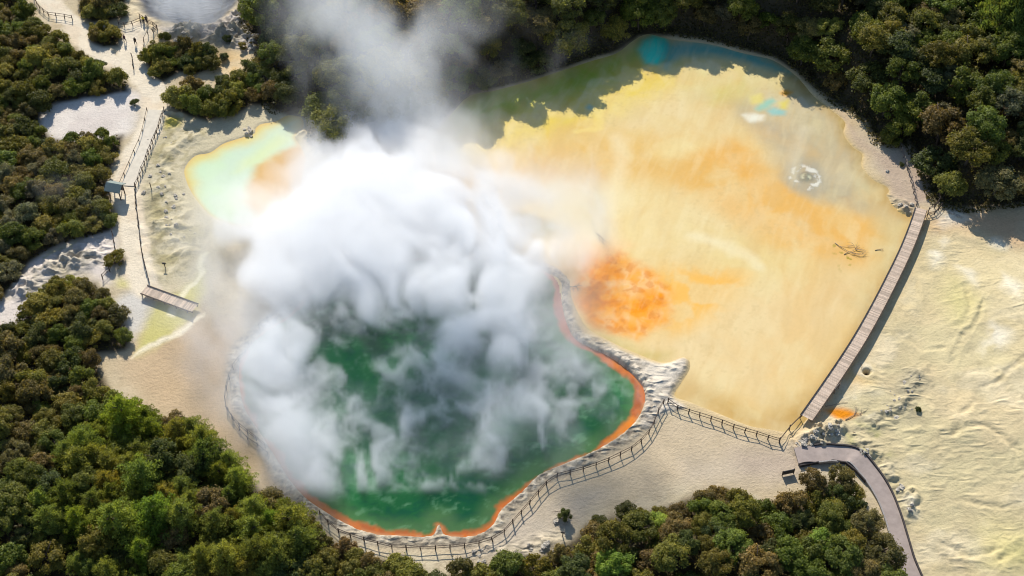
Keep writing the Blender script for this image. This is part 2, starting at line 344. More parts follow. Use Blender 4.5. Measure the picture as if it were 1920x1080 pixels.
class MB:
    """collects boxes, beams and tapered tubes, then links them as one mesh"""
    def __init__(s): s.v, s.f, s.sm = [], [], []
    def put(s, V, F, smooth=False):
        k = len(s.v); s.v += [tuple(map(float, p)) for p in V]; s.f += [tuple(i + k for i in f) for f in F]; s.sm += [smooth] * len(F); return s
    def beam(s, p0, p1, w, h, roll=0.0, taper=1.0):
        p0, p1 = Vector(p0), Vector(p1); d = (p1 - p0).normalized()
        side = d.cross(Vector((0, 0, 1)))
        if side.length < 1e-3: side = Vector((1, 0, 0))
        side.normalize(); up = side.cross(d).normalized()
        if roll: q = Matrix.Rotation(roll, 3, d); side = q @ side; up = q @ up
        V = []
        for p, t in ((p0, 1), (p1, taper)):
            for a, b in ((-1, -1), (1, -1), (1, 1), (-1, 1)): V.append(p + side * (a * w * t / 2) + up * (b * h * t / 2))
        return s.put(V, [(0, 3, 2, 1), (4, 5, 6, 7), (0, 1, 5, 4), (1, 2, 6, 5), (2, 3, 7, 6), (3, 0, 4, 7)])
    def tube(s, pts, radii, n=7):
        pts = [Vector(p) for p in pts]; V, F = [], []
        for i, p in enumerate(pts):
            d = (pts[min(i + 1, len(pts) - 1)] - pts[max(i - 1, 0)]).normalized()
            a = d.orthogonal().normalized() if i == 0 else (a - d * a.dot(d)).normalized()
            b = d.cross(a)
            for k in range(n): t = 2 * math.pi * k / n; V.append(p + (a * math.cos(t) + b * math.sin(t)) * radii[i])
        for i in range(len(pts) - 1):
            for k in range(n): F.append((i * n + k, i * n + (k + 1) % n, (i + 1) * n + (k + 1) % n, (i + 1) * n + k))
        F.append(tuple(range(n - 1, -1, -1))); F.append(tuple(range((len(pts) - 1) * n, len(pts) * n)))
        return s.put(V, F, True)
    def mesh(s, name):
        me = bpy.data.meshes.new(name); me.from_pydata(s.v, [], s.f); me.polygons.foreach_set('use_smooth', s.sm); me.update(); return me
    def build(s, name, m, parent=None, loc=(0, 0, 0)): return link(name, s.mesh(name), m, parent, loc)

# ------------------------------------------------------------------ ground sheet
def axis(a, b, step, tail):
    mid = np.arange(a, b + step * 0.5, step)
    lo = [a - t for t in tail][::-1]; hi = [mid[-1] + t for t in tail]
    return np.concatenate([lo, mid, hi])
STEP = 0.2
gx = axis(-108, 108, STEP, (2, 5, 9, 15, 25, 45, 90, 200, 500, 1500, 5000)); gy = axis(-60, 92, STEP, (2, 5, 9, 15, 25, 45, 90, 200, 500, 1500, 5000))
X, Y = np.meshgrid(gx, gy); shp = X.shape; X, Y = X.ravel(), Y.ravel()
Z = H(X, Y)
wx = 3.0 * (fbm2(X, Y, 9, 4, 41) - 0.5) + 0.9 * (fbm2(X, Y, 1.8, 3, 42) - 0.5)
wy = 3.0 * (fbm2(X, Y, 9, 4, 43) - 0.5) + 0.9 * (fbm2(X, Y, 1.8, 3, 44) - 0.5)
XW, YW = X + wx, Y + wy
n_big = fbm2(X, Y, 12, 4, 51); n_mid = fbm2(X, Y, 3.5, 4, 52); n_fine = fbm2(X, Y, 0.9, 3, 53)
d_lake, d_pool, d_sp = sdf(LAKE, X, Y), sdf(POOL, X, Y), sdf(SPOOL, X, Y)
def lay(col, m, rgb):
    m = np.clip(m, 0, 1)[:, None]; col *= 1 - m; col += m * (rgb if isinstance(rgb, np.ndarray) and rgb.ndim == 2 else np.asarray(rgb)[None])
def soft(pts, w, warp=True, m=20): return ss(w, -w, sdf(pts, XW if warp else X, YW if warp else Y, m))
def line(pts, w0, w1, warp=True):
    d = np.full(X.shape, 99.0); k = (X > pts[:, 0].min() - 12) & (X < pts[:, 0].max() + 12) & (Y > pts[:, 1].min() - 12) & (Y < pts[:, 1].max() + 12)
    if k.any(): d[k] = seg_dist(pts, (XW if warp else X)[k], (YW if warp else Y)[k], False)
    return ss(w1, w0, d)

col = np.tile(S(204, 190, 164), (len(X), 1))
lay(col, ss(.45, .65, n_big) * 0.6, S(198, 178, 148))
lay(col, ss(.5, .7, n_mid) * 0.35, S(226, 216, 194)); lay(col, ss(.60, .72, n_fine) * .30, S(168, 152, 130))
lay(col, soft(P((225, 690), (260, 620), (340, 590), (430, 610), (450, 680), (440, 760), (520, 870), (600, 970), (560, 990), (420, 840), (300, 770)), 3), S(204, 180, 150))
lay(col, soft(P((300, 640), (400, 620), (470, 600), (440, 700), (330, 720)), 4) * .7, S(194, 168, 136))
# left: mottled grey sinter with sulphur greens
lay(col, soft(P((262, 360), (290, 260), (320, 215), (480, 195), (560, 205), (590, 300), (420, 470), (380, 520), (290, 540), (272, 480)), 2), S(206, 196, 170))
lay(col, soft(LEFTSINTER, 2) * ss(.40, .62, n_mid), S(178, 168, 132))
lay(col, soft(LEFTSINTER, 2) * ss(.55, .7, n_fine) * .6, S(150, 140, 110))
lay(col, soft(P((305, 235), (325, 220), (345, 225), (335, 238), (312, 245)), 1), S(205, 190, 95))
lay(col, soft(P((262, 640), (272, 600), (290, 560), (330, 540), (372, 505), (372, 540), (350, 590), (300, 640), (258, 665)), 1.2) * .9, S(206, 200, 128))
lay(col, soft(P((270, 650), (330, 610), (370, 585), (372, 592), (330, 622), (250, 670)), .5), S(246, 236, 214))
lay(col, line(P((320, 590), (335, 540), (368, 515), (375, 480)), .15, .8) * .8, S(244, 238, 212))
lay(col, soft(P((200, 570), (262, 540), (285, 575), (262, 620), (245, 640), (230, 600)), 1.4), S(212, 208, 205))
lay(col, soft(P((215, 530), (235, 522), (250, 530), (240, 540), (218, 540)), 1) * .7, S(214, 208, 130))
# bare clearings, top left
lay(col, soft(P((70, 190), (235, 165), (262, 180), (250, 250), (190, 265), (90, 270), (60, 240)), 1.5), S(228, 220, 216))
lay(col, soft(P((90, 235), (180, 205), (240, 215), (200, 250), (140, 262)), 2) * .4 * ss(.4, .6, n_mid), S(205, 192, 190))
lay(col, soft(P((15, 560), (60, 480), (150, 440), (215, 430), (205, 530), (110, 505), (60, 600), (-100, 640), (-100, 560)), 1.5), S(226, 216, 212))
lay(col, soft(P((60, 490), (150, 455), (150, 480), (90, 505)), 1.2) * ss(.5, .62, n_mid), S(190, 190, 110))
# crater surroundings
lay(col, soft(P((250, 20), (300, 55), (460, 20), (510, 60), (510, 190), (430, 170), (395, 150), (330, 130), (290, 90)), 2), S(226, 204, 168))
lay(col, soft(P((340, 90), (440, 100), (470, 130), (430, 160), (390, 120)), 2) * ss(.42, .6, n_mid), S(232, 200, 150))
lay(col, soft(P((300, 50), (380, 55), (450, 20), (480, 40), (500, 90), (470, 100), (400, 75), (310, 75)), 1.5) * .9, S(196, 190, 190))
lay(col, ss(1.0, -1.5, sdf(CRATER, XW, YW)), S(104, 108, 118)); lay(col, ss(1.0, -1.5, sdf(CRATER, XW, YW)) * ss(.45, .6, n_mid) * .7, S(70, 74, 84))
# paths worn pale
pth = np.maximum.reduce([line(PATH_N, 1.3, 2.3), line(PATH_V, 1.7, 3.0), line(PATH_S, 1.6, 3.0), soft(P((232, 62), (262, 45), (292, 62), (272, 90), (262, 120), (236, 112)), 1.0), soft(P((250, 130), (300, 160), (312, 205), (262, 210), (262, 160)), 1.2)])
lay(col, ss(1.5, -1.5, sdf(P((200, 430), (250, 200), (300, 200), (282, 300), (285, 540), (240, 540), (205, 470)), XW, YW)) * .6, S(204, 192, 172))
lay(col, pth, S(236, 224, 206))
lay(col, pth * ss(.5, .65, n_mid) * .4, S(222, 200, 174))
# around the hot pool: walkway of beige mud, greyer where the steam's shadow is painted in
lay(col, soft(P((1000, 900), (1130, 860), (1250, 780), (1340, 790), (1450, 830), (1500, 830), (1500, 880), (1300, 900), (1180, 940), (1080, 980), (900, 1050), (700, 1035)), 2), S(206, 188, 162))
lay(col, soft(P((950, 980), (1060, 940), (1130, 930), (1100, 980), (1000, 1040), (880, 1050)), 3) * .7, S(188, 178, 168))  # soft shadow of the steam, painted into the mud as a greyer tone
lay(col, soft(P((1000, 930), (1100, 900), (1260, 850), (1440, 850), (1480, 880), (1180, 935), (1060, 980)), 4) * ss(.44, .6, n_mid) * .6, S(176, 162, 142))
lay(col, soft(P((1290, 870), (1400, 850), (1490, 850), (1480, 890), (1400, 905), (1300, 905)), 2.5) * .6, S(206, 192, 176))
lay(col, soft(P((1380, 850), (1470, 840), (1530, 840), (1530, 875), (1470, 880), (1400, 890)), 3) * .8, S(186, 168, 154))
# terrace on the right
TERR = np.vstack([PP((1930, 400), (1760, 392), (1722, 440), (1650, 610), (1560, 775), (1600, 830), (1680, 940), (1735, 1100), (2200, 1100)), PP((2200, 400))])
tr = ss(2, -2, sdf(TERR, X, Y))
lay(col, tr, S(208, 193, 157))
lay(col, tr * ss(.48, .62, n_big) * .6, S(212, 200, 162)); lay(col, tr * ss(.5, .36, fbm2(X, Y, 10, 5, 63)) * .6, S(220, 200, 164))
lay(col, tr * ss(.52, .68, fbm2(X, Y, 7, 5, 61)) * .45, S(228, 216, 190))
lay(col, tr * ss(.70, .86, ridge2(XW, YW, 6, 4, 64)) * .35, S(180, 168, 140)); lay(col, tr * ss(.60, .72, n_fine) * ss(.45, .6, n_mid) * .5, S(172, 160, 132))
lay(col, soft(PP((1740, 400), (1920, 400), (1930, 460), (1800, 430), (1745, 430)), 3) * .9, S(206, 170, 136))
lay(col, soft(PP((1720, 470), (1920, 480), (1920, 560), (1780, 600), (1690, 580)), 5) * .7, S(216, 200, 158))
for q in ([(1735, 455), (1760, 440), (1778, 450), (1760, 490), (1745, 500)], [(1795, 500), (1815, 505), (1822, 530), (1805, 520)], [(1880, 515), (1915, 540), (1905, 555), (1875, 535)], [(1840, 395), (1862, 400), (1858, 412), (1842, 410)], [(1855, 445), (1885, 450), (1880, 462), (1858, 458)],
          [(1750, 385), (1800, 395), (1815, 420), (1770, 425)], [(1565, 730), (1610, 725), (1640, 755), (1625, 775), (1590, 745)], [(1620, 745), (1660, 760), (1670, 785), (1630, 770)], [(1860, 600), (1890, 620), (1870, 680), (1840, 660)], [(1700, 930), (1715, 940), (1708, 965), (1695, 955)], [(1500, 800), (1560, 785), (1570, 800), (1510, 812)]):
    lay(col, soft(PP(*q), 1.6) * ss(.42, .64, n_mid + .06) * .75, S(246, 240, 226))
lay(col, soft(PP((1780, 520), (1830, 560), (1800, 600), (1770, 560)), 3) * .5, S(200, 196, 128))
lay(col, soft(PP((1585, 790), (1640, 800), (1665, 850), (1625, 860), (1590, 820)), 1.6) * ss(.38, .55, n_mid) * .9, S(176, 178, 96))
lay(col, soft(PP((1860, 990), (1960, 1000), (1960, 1080), (1850, 1060)), 4) * .6, S(222, 214, 140))
lay(col, soft(PP((1600, 780), (1650, 760), (1730, 690), (1745, 720), (1690, 790), (1640, 800)), 1.5) * ss(.42, .58, n_mid) * .7, S(168, 160, 138))
lay(col, soft(PP((1580, 850), (1650, 880), (1700, 960), (1690, 990), (1650, 920)), 1.5) * ss(.42, .58, n_mid) * .7, S(188, 176, 140))
lay(col, soft(PP((1565, 680), (1600, 690), (1640, 720), (1600, 730)), 2) * .7, S(222, 184, 122))
ORANGE = PP((1541, 770), (1558, 764), (1585, 767), (1612, 775), (1600, 781), (1575, 785), (1555, 779))
lay(col, ss(.5, -.7, sdf(ORANGE, XW * .4 + X * .6, YW * .4 + Y * .6)), S(232, 144, 22))
lay(col, ss(.5, .1, np.hypot(X - HOLE[0], Y - HOLE[1])), S(40, 32, 26))
lay(col, ss(1.7, .9, np.hypot(XW - HOLE[0], YW - HOLE[1])) * ss(.5, .9, np.hypot(X - HOLE[0], Y - HOLE[1])) * .5, S(240, 230, 212))
# shore of the coloured lake
lay(col, ss(3, 0, d_lake) * .6, S(214, 188, 142))
lay(col, soft(P((1580, 210), (1640, 280), (1690, 275), (1720, 390), (1690, 400), (1650, 330), (1600, 260)), 2) * .9, S(190, 170, 154))
lay(col, soft(P((1690, 270), (1720, 300), (1755, 360), (1750, 380), (1715, 385)), 1.2) * .8, S(186, 164, 152))
lay(col, ss(.2, -1.0, d_lake), S(220, 190, 120))
# crust round the hot pool
wv = ROCKRIM_W * (0.55 + 0.9 * fbm2(X, Y, 7, 2, 11))
rimm = ss(wv + 0.9, wv * 0.5, d_pool)
crust = ridge2(X + .6 * (fbm2(X, Y, .9, 2, 14) - .5), Y, 1.1, 3, 13); chip = fbm2(X, Y, .55, 2, 15)
for (pl_, amp, sc, sd) in ROUGH:
    lay(col, ss(1.0, -2.0, sdf(pl_, XW, YW, 4)) * ss(.36, .56, fbm2(X, Y, sc * 2.2, 3, sd + 3)) * min(.75, amp) * .9, S(176, 168, 146)); lay(col, ss(1.0, -2.0, sdf(pl_, XW, YW, 4)) * ss(.52, .64, fbm2(X, Y, .9, 3, sd + 9)) * .5, S(134, 128, 112))
lay(col, rimm, S(190, 178, 160))
lay(col, rimm * ss(.60, .48, crust) * .75, S(120, 112, 104)); lay(col, rimm * ss(.56, .70, chip) * .6, S(226, 216, 200)); lay(col, rimm * ss(.42, .28, chip) * .6, S(104, 96, 90))
lay(col, rimm * ss(.35, .0, d_pool) * .35 * ss(.4, .6, n_fine), S(226, 218, 206))
pen = ss(0.5, -0.5, sdf(PENIN, X + wx * .3, Y + wy * .3))
lay(col, pen, S(214, 204, 192)); lay(col, pen * ss(.60, .46, crust) * .6, S(146, 138, 130)); lay(col, pen * ss(.42, .28, chip) * .5, S(128, 120, 112))
lay(col, pen * soft(P((1215, 690), (1284, 675), (1270, 715), (1225, 735)), 1.0), S(226, 216, 204))
lay(col, ss(.0, -.35, d_pool), S(190, 98, 38))
lay(col, ss(-.8, -1.6, d_pool), S(20, 90, 60))
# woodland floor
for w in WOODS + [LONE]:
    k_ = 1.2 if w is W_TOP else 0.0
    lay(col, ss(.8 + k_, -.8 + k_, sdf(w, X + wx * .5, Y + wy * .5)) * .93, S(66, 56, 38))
far = ss(100, 130, np.abs(X)) + ss(85, 110, Y) + ss(-55, -75, Y)
lay(col, far, S(70, 66, 40))
ny, nx = shp
idx = np.arange(ny * nx).reshape(ny, nx)
Q = np.stack([idx[:-1, :-1], idx[:-1, 1:], idx[1:, 1:], idx[1:, :-1]], -1).reshape(-1, 4)
col *= np.array([1.0, .972, .87])      # the sinter is a warm cream throughout
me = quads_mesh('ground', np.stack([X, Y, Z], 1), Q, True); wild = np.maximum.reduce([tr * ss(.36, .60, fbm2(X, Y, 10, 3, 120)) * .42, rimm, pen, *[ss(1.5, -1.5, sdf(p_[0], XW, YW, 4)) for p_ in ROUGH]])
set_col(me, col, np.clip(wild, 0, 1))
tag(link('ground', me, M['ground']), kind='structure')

# ------------------------------------------------------------------ sheets of water
def sheet(name, d, margin, z, colour, m):
    keep = (d < margin)[Q].any(1); q = Q[keep]; used, inv = np.unique(q, return_inverse=True)
    me = quads_mesh(name, np.stack([X[used], Y[used], np.full(len(used), z)], 1), inv.reshape(-1, 4), True)
    set_col(me, colour[used]); return tag(link(name, me, m), kind='structure')

# coloured lake
lc = np.tile(S(232, 205, 148), (len(X), 1))
lay(lc, ss(.38, .68, n_big) * .5, S(232, 198, 132))
lay(lc, soft(P((830, 285), (850, 200), (950, 160), (1100, 105), (1200, 95), (1300, 110), (1245, 170), (1150, 215), (1060, 250), (980, 285), (880, 310)), 4), S(234, 206, 92))
lay(lc, soft(P((845, 215), (900, 170), (1000, 150), (1120, 108), (1190, 80), (1210, 110), (1120, 160), (1020, 195), (930, 225), (860, 250)), 3) * .85, S(158, 186, 74))
lay(lc, soft(P((1260, 130), (1330, 105), (1430, 120), (1470, 150), (1420, 200), (1330, 190), (1280, 170)), 4) * .8, S(226, 212, 150))
lay(lc, soft(P((1330, 170), (1370, 160), (1420, 175), (1390, 195), (1330, 195)), 2.5) * .8, S(228, 208, 100))
lay(lc, soft(P((860, 330), (930, 290), (1040, 255), (1150, 240), (1260, 265), (1280, 310), (1180, 320), (1080, 330), (1000, 360), (930, 400)), 4) * .75, S(232, 190, 108))
lay(lc, soft(P((1295, 290), (1370, 258), (1420, 268), (1470, 330), (1540, 375), (1640, 402), (1665, 450), (1620, 500), (1520, 490), (1430, 460), (1340, 400), (1275, 340)), 3.0) * .95, S(236, 182, 96))
lay(lc, soft(P((1000, 300), (1100, 275), (1230, 290), (1330, 290), (1400, 330), (1330, 380), (1200, 345), (1080, 350), (1000, 340)), 3.5) * .7, S(230, 182, 100))
lay(lc, soft(P((1330, 300), (1390, 270), (1430, 320), (1500, 400), (1590, 430), (1560, 470), (1450, 430)), 3) * .5 * ss(.4, .6, n_mid), S(236, 176, 84))
lay(lc, soft(P((950, 400), (1050, 350), (1200, 340), (1290, 370), (1300, 450), (1200, 470), (1100, 460), (1000, 450)), 5) * .6, S(240, 220, 168))
lay(lc, soft(P((1280, 250), (1330, 270), (1260, 300), (1220, 285)), 3) * .6, S(244, 226, 168))
lay(lc, soft(P((1380, 200), (1440, 165), (1530, 180), (1590, 250), (1620, 310), (1660, 370), (1690, 410), (1600, 395), (1520, 370), (1475, 320), (1440, 260)), 2.6), S(192, 176, 146))
lay(lc, soft(P((1470, 330), (1500, 290), (1560, 320), (1600, 370), (1570, 380), (1500, 360)), 2.5) * .8, S(184, 170, 142))
lay(lc, soft(P((1390, 215), (1470, 195), (1500, 240), (1440, 260)), 2.5) * .7, S(198, 178, 152))
lay(lc, soft(P((1140, 690), (1230, 610), (1330, 560), (1500, 510), (1630, 500), (1600, 600), (1500, 720), (1400, 760), (1300, 720)), 5) * .9, S(236, 206, 154))
lay(lc, soft(P((1300, 430), (1420, 440), (1500, 500), (1420, 540), (1310, 510)), 5) * .5, S(236, 214, 150))
lay(lc, soft(P((1255, 745), (1290, 700), (1340, 745), (1420, 775), (1500, 740), (1500, 800), (1440, 805), (1340, 780)), 2.2) * .85, S(198, 156, 84))
lay(lc, soft(P((1080, 600), (1110, 620), (1200, 650), (1270, 660), (1240, 685), (1150, 650), (1095, 620)), 1.5) * .8, S(206, 184, 112))
lay(lc, soft(P((1590, 320), (1650, 350), (1715, 405), (1700, 480), (1640, 580), (1600, 560), (1640, 480), (1650, 410)), 3) * .6, S(204, 188, 138))
lay(lc, soft(P((1300, 180), (1420, 150), (1530, 180), (1600, 260), (1560, 300), (1480, 250), (1380, 230)), 5) * .45, S(196, 182, 142))
lay(lc, ss(-3.2, -.4, d_lake) * ss(35, 45, X) * .85, S(176, 148, 92))
lay(lc, soft(P((985, 425), (1030, 420), (1050, 430), (1010, 440)), 1.5) * .6, S(196, 190, 90))
wxl, wyl = X + 7 * (fbm2(X, Y, 8, 4, 101) - .5), Y + 7 * (fbm2(X, Y, 8, 4, 102) - .5)
f1_, f2_ = fbm2(wxl, wyl, 9, 5, 103), fbm2(wxl * 1.3, wyl * .7, 4.5, 5, 104)
lay(lc, ss(.46, .72, f1_) * .30, S(238, 220, 178)); lay(lc, ss(.52, .28, f1_) * .30, S(228, 182, 110)); lay(lc, ss(.50, .74, f2_) * .22, S(238, 224, 176)); lay(lc, ss(.48, .26, f2_) * .20, S(214, 186, 138))
lay(lc, ss(.62, .72, fbm2(X, Y, .8, 3, 105)) * ss(.5, .66, f1_) * .16, S(196, 168, 110))
# secondary orange fan and the strong orange patch with its pale network
fan = soft(P((1230, 505), (1330, 500), (1400, 525), (1380, 570), (1290, 615), (1200, 630)), 3)
lay(lc, fan * (.35 + .65 * ss(.42, .62, n_mid)), S(246, 190, 96))
orange = soft(P((1082, 525), (1115, 478), (1165, 468), (1228, 505), (1266, 545), (1248, 602), (1190, 630), (1120, 614), (1084, 575)), 1.5)
wxo, wyo = X + 1.6 * (fbm2(X, Y, 2.4, 3, 70) - .5), Y + 1.6 * (fbm2(X, Y, 2.4, 3, 71) - .5)
vein = 1 - np.abs(2 * fbm2(wxo, wyo, 3.6, 2, 72) - 1)
vein2 = 1 - np.abs(2 * fbm2(wxo, wyo, 2.0, 2, 75) - 1)
lay(lc, orange * (.6 + .4 * ss(.3, .6, n_mid)), S(250, 156, 8))
lay(lc, orange * ss(.5, .7, fbm2(X, Y, 3.0, 3, 77)) * .6, S(230, 142, 40))
lay(lc, orange * np.maximum(ss(.74, .98, vein), .8 * ss(.76, .98, vein2)) * ss(.40, .62, fbm2(X, Y, 4.0, 3, 78)) * .62, S(252, 212, 158))
lay(lc, orange * ss(.56, .70, fbm2(wxo, wyo, 1.3, 3, 79)) * .5, S(255, 176, 60)); lay(lc, orange * ss(.44, .32, fbm2(wxo, wyo, 1.3, 3, 79)) * .45, S(220, 122, 16))
lay(lc, soft(P((1060, 500), (1110, 455), (1180, 455), (1110, 500), (1080, 560)), 2.2) * .6, S(246, 196, 150))
# small pools and vents in the lake
TURQ = P((1198, 92), (1207, 76), (1225, 68), (1244, 72), (1254, 88), (1250, 106), (1232, 118), (1212, 116))
lay(lc, ss(1.6, -.6, sdf(TURQ, X, Y)), S(110, 200, 150)); lay(lc, ss(.9, -.9, sdf(TURQ, X + wx * .15, Y + wy * .15)), S(70, 232, 205, 1.0))
lay(lc, soft(P((1240, 80), (1330, 80), (1420, 96), (1500, 140), (1475, 135), (1380, 112), (1290, 105), (1245, 125)), 2) * .9, S(96, 176, 168))
for q, c in (([(1418, 202), (1425, 190), (1448, 182), (1452, 186), (1440, 198), (1422, 204)], (158, 204, 186)), ([(1441, 205), (1450, 200), (1470, 206), (1468, 212), (1448, 212)], (150, 200, 196)), ([(1408, 180), (1425, 176), (1428, 190), (1410, 192)], (230, 216, 128)),
             ([(1462, 190), (1475, 186), (1470, 200), (1464, 200)], (228, 212, 104)), ([(1467, 172), (1476, 168), (1484, 172), (1476, 177)], (240, 168, 40)), ([(1397, 216), (1410, 212), (1432, 214), (1430, 222), (1408, 226)], (240, 236, 220)), ([(1101, 201), (1105, 198), (1110, 201), (1105, 204)], (120, 190, 180))):
    lay(lc, ss(.9, -.5, sdf(P(*q), X + wx * .5, Y + wy * .5)) * .95, S(*c))
vc = G(1510, 332)[:2]; rv = np.hypot((X - vc[0]), (Y - vc[1]) * .9) + .9 * (n_fine - .5)
vn_ = fbm2(X, Y, .9, 4, 80); lay(lc, ss(5.0, 2.6, rv) * .75, S(178, 168, 148)); lay(lc, ss(3.3, 2.2, rv) * .8 * ss(.35, .6, vn_), S(140, 138, 132)); lay(lc, ss(3.0, 2.3, rv) * ss(1.2, 1.9, rv) * ss(.42, .58, vn_), S(228, 224, 214)); lay(lc, ss(1.7, .7, rv) * .8, S(132, 134, 120)); lay(lc, ss(1.2, .4, rv) * ss(.45, .6, vn_) * .9, S(220, 218, 190))
lay(lc, soft(P((1478, 330), (1480, 290), (1500, 240), (1515, 240), (1500, 300), (1492, 340)), 1.5) * .5, S(224, 212, 186))
# streaks
u, v = X * .35 + Y * .94, -X * .94 + Y * .35
st2 = fbm2((u + 5 * (fbm2(X, Y, 12, 3, 131) - .5)) * .16, v + 5 * (fbm2(X, Y, 12, 3, 132) - .5), .8, 4, 130)
lay(lc, ss(.54, .76, st2) * .12, S(244, 226, 178)); lay(lc, ss(.46, .26, st2) * .11, S(214, 174, 104))
stk = fbm2(u * .22, v, 1.6, 4, 83)
lay(lc, ss(.55, .75, stk) * .10, S(250, 236, 200)); lay(lc, ss(.48, .3, stk) * .10, S(222, 180, 112))
lay(lc, line(P((1155, 260), (1160, 320), (1150, 380), (1120, 440)), .1, 3.2) * .35, S(250, 238, 206))
lay(lc, line(P((1305, 445), (1350, 455), (1395, 480), (1420, 500)), .1, 2.2) * .35, S(250, 242, 214))
lay(lc, line(P((1080, 245), (1120, 238), (1130, 200), (1120, 170)), .2, 1.0) * .4, S(248, 226, 140))
lay(lc, ss(.72, .78, fbm2(X, Y, .9, 2, 85)) * soft(P((1560, 455), (1600, 460), (1610, 500), (1570, 500)), 1.5), S(170, 150, 60))
lc *= np.array([1.0, .98, .86])
sheet('lake', d_lake, 1.2, -0.12, lc, M['lake'])

# green hot pool with its orange ledge
pc = np.tile(S(30, 92, 44, 1.0), (len(X), 1))
lay(pc, ss(.42, .66, n_big) * .7, S(16, 76, 42, 1.0)); lay(pc, ss(.5, .3, n_big) * .5, S(44, 122, 62, 1.0))
sw_x, sw_y = X + 2.0 * (fbm2(X, Y, 3, 3, 90) - .5), Y + 2.0 * (fbm2(X, Y, 3, 3, 91) - .5)
fil = fbm2(sw_x * .75 + sw_y * .35, sw_y * 1.3 - sw_x * .3, 1.7, 5, 92, .6)
lay(pc, ss(.50, .72, fil) * (.16 + .26 * ss(-15, -1, d_pool)) * ss(.3, .6, n_fine), S(124, 172, 128))
lay(pc, ss(.48, .30, fil) * .55, S(10, 70, 48, 1.0))
lay(pc, ss(-4.0, -1.2, d_pool) * .40, S(112, 140, 84))
angw = -0.12 + 1.3 * ss(2, 20, X) * ss(-36, -14, Y) + .40 * ss(-26, -34, Y) + 2.2 * (fbm2(X, Y, 5, 3, 94) - .36)
dn = d_pool + .7 * (n_fine - .5) + .5 * (n_mid - .5) + .9 * ss(3, 9, X) * ss(-15, -8, Y)
led = ss(-angw - .5, -angw + .3, dn)
lay(pc, led * .93, S(206, 110, 46)); lay(pc, led * ss(.45, .62, n_fine) * .55, S(160, 84, 46)); lay(pc, led * ss(2, 14, X) * ss(.44, .58, n_mid) * .7, S(240, 142, 34))
lay(pc, led * ss(-.7, -.1, d_pool) * ss(.4, .6, n_fine) * .5, S(206, 160, 110))
lay(pc, led * soft(P((1040, 500), (1070, 500), (1090, 640), (1150, 690), (1120, 690), (1050, 620)), 2) * .7, S(190, 104, 76))
lay(pc, led * ss(-18, -26, X) * .5, S(176, 130, 90))
sheet('pool', d_pool, 0.8, -0.28, pc, M['pool'])

# little mint pool with its yellow bank
sc_ = np.tile(S(204, 222, 190), (len(X), 1))
lay(sc_, ss(.45, .6, n_big) * .5, S(206, 230, 176))
yb = ss(-4.2, -.6, d_sp + 2.4 * (n_mid - .5)) * soft(P((320, 340), (340, 290), (450, 230), (540, 195), (590, 215), (570, 250), (530, 235), (470, 275), (420, 290), (375, 320), (360, 420)), 3.0)
lay(sc_, yb * .85, S(226, 200, 104)); lay(sc_, ss(-1.2, -.1, d_sp) * .6, S(222, 176, 96))
lay(sc_, soft(P((462, 345), (480, 310), (520, 285), (560, 270), (585, 290), (575, 330), (540, 380), (480, 410), (455, 380)), 1.0, True), S(214, 170, 96))
lay(sc_, soft(P((440, 330), (500, 300), (540, 260), (520, 250), (460, 300)), 1.5) * .5, S(222, 228, 150))
sheet('small_pool', d_sp, 0.9, -0.14, sc_, M['lake'])
cc = np.tile(S(72, 80, 92), (len(X), 1)); lay(cc, ss(.4, .6, n_mid) * .6, S(100, 106, 116))
sheet('crater_pool', sdf(CRATER, X, Y), -3.0, -2.4, cc, M['ground'])

# ------------------------------------------------------------------ concrete path on the right with its kerbs
def ribbon(name, left, right, m, lift=0.16):
    n = len(left); V = []; F = []
    for a, b in zip(left, right):
        for t in np.linspace(0, 1, 5): p = a * (1 - t) + b * t; V.append((p[0], p[1], 0))
    V = np.array(V); V[:, 2] = H(V[:, 0], V[:, 1])
    zz = V[:, 2].reshape(n, 5).max(1)
    for _ in range(6): zz = np.convolve(np.pad(zz, 1, 'edge'), [.25, .5, .25], 'valid')
    V[:, 2] = np.repeat(zz, 5) + lift
    for i in range(n - 1):
        for k in range(4): F.append((i * 5 + k, i * 5 + k + 1, i * 5 + k + 6, i * 5 + k + 5))
    # skirt so that the slab has a thickness
    k0 = len(V); low = V.copy(); low[:, 2] -= 0.5; V = np.vstack([V, low])
    for i in range(n - 1):
        a, b = i * 5, (i + 1) * 5; F.append((a, b, b + k0, a + k0)); a, b = a + 4, b + 4; F.append((b, a, a + k0, b + k0))
    me = bpy.data.meshes.new(name); me.from_pydata(V.tolist(), [], F); me.update()
    return link(name, me, m), zz + lift
cl = smooth_line(PP((1492, 858), (1512, 856), (1540, 853), (1574, 852), (1600, 858), (1630, 888), (1655, 925), (1672, 965), (1686, 1010), (1698, 1050), (1715, 1090), (1735, 1140)), 6)
tn = np.gradient(cl, axis=0); tn /= np.linalg.norm(tn, axis=1)[:, None]; nr = np.stack([-tn[:, 1], tn[:, 0]], 1)
wid = np.interp(np.arange(len(cl)), [0, 6, 12, 24, 40, len(cl)], [1.3, 1.3, 1.35, 1.3, 1.05, 1.0])[:, None]
pl, pr = cl + nr * wid, cl - nr * wid
po, pz = ribbon('concrete_path', pl, pr, M['concrete']); tag(po, kind='structure')
sl = smooth_line(PP((291, 209), (276, 256), (258, 304), (240, 349)), 6); st_ = np.gradient(sl, axis=0); st_ /= np.linalg.norm(st_, axis=1)[:, None]; sn = np.stack([-st_[:, 1], st_[:, 0]], 1)
so, sz = ribbon('path', sl + sn * 1.2, sl - sn * 1.2, M['slab'], .08); tag(so, kind='structure')
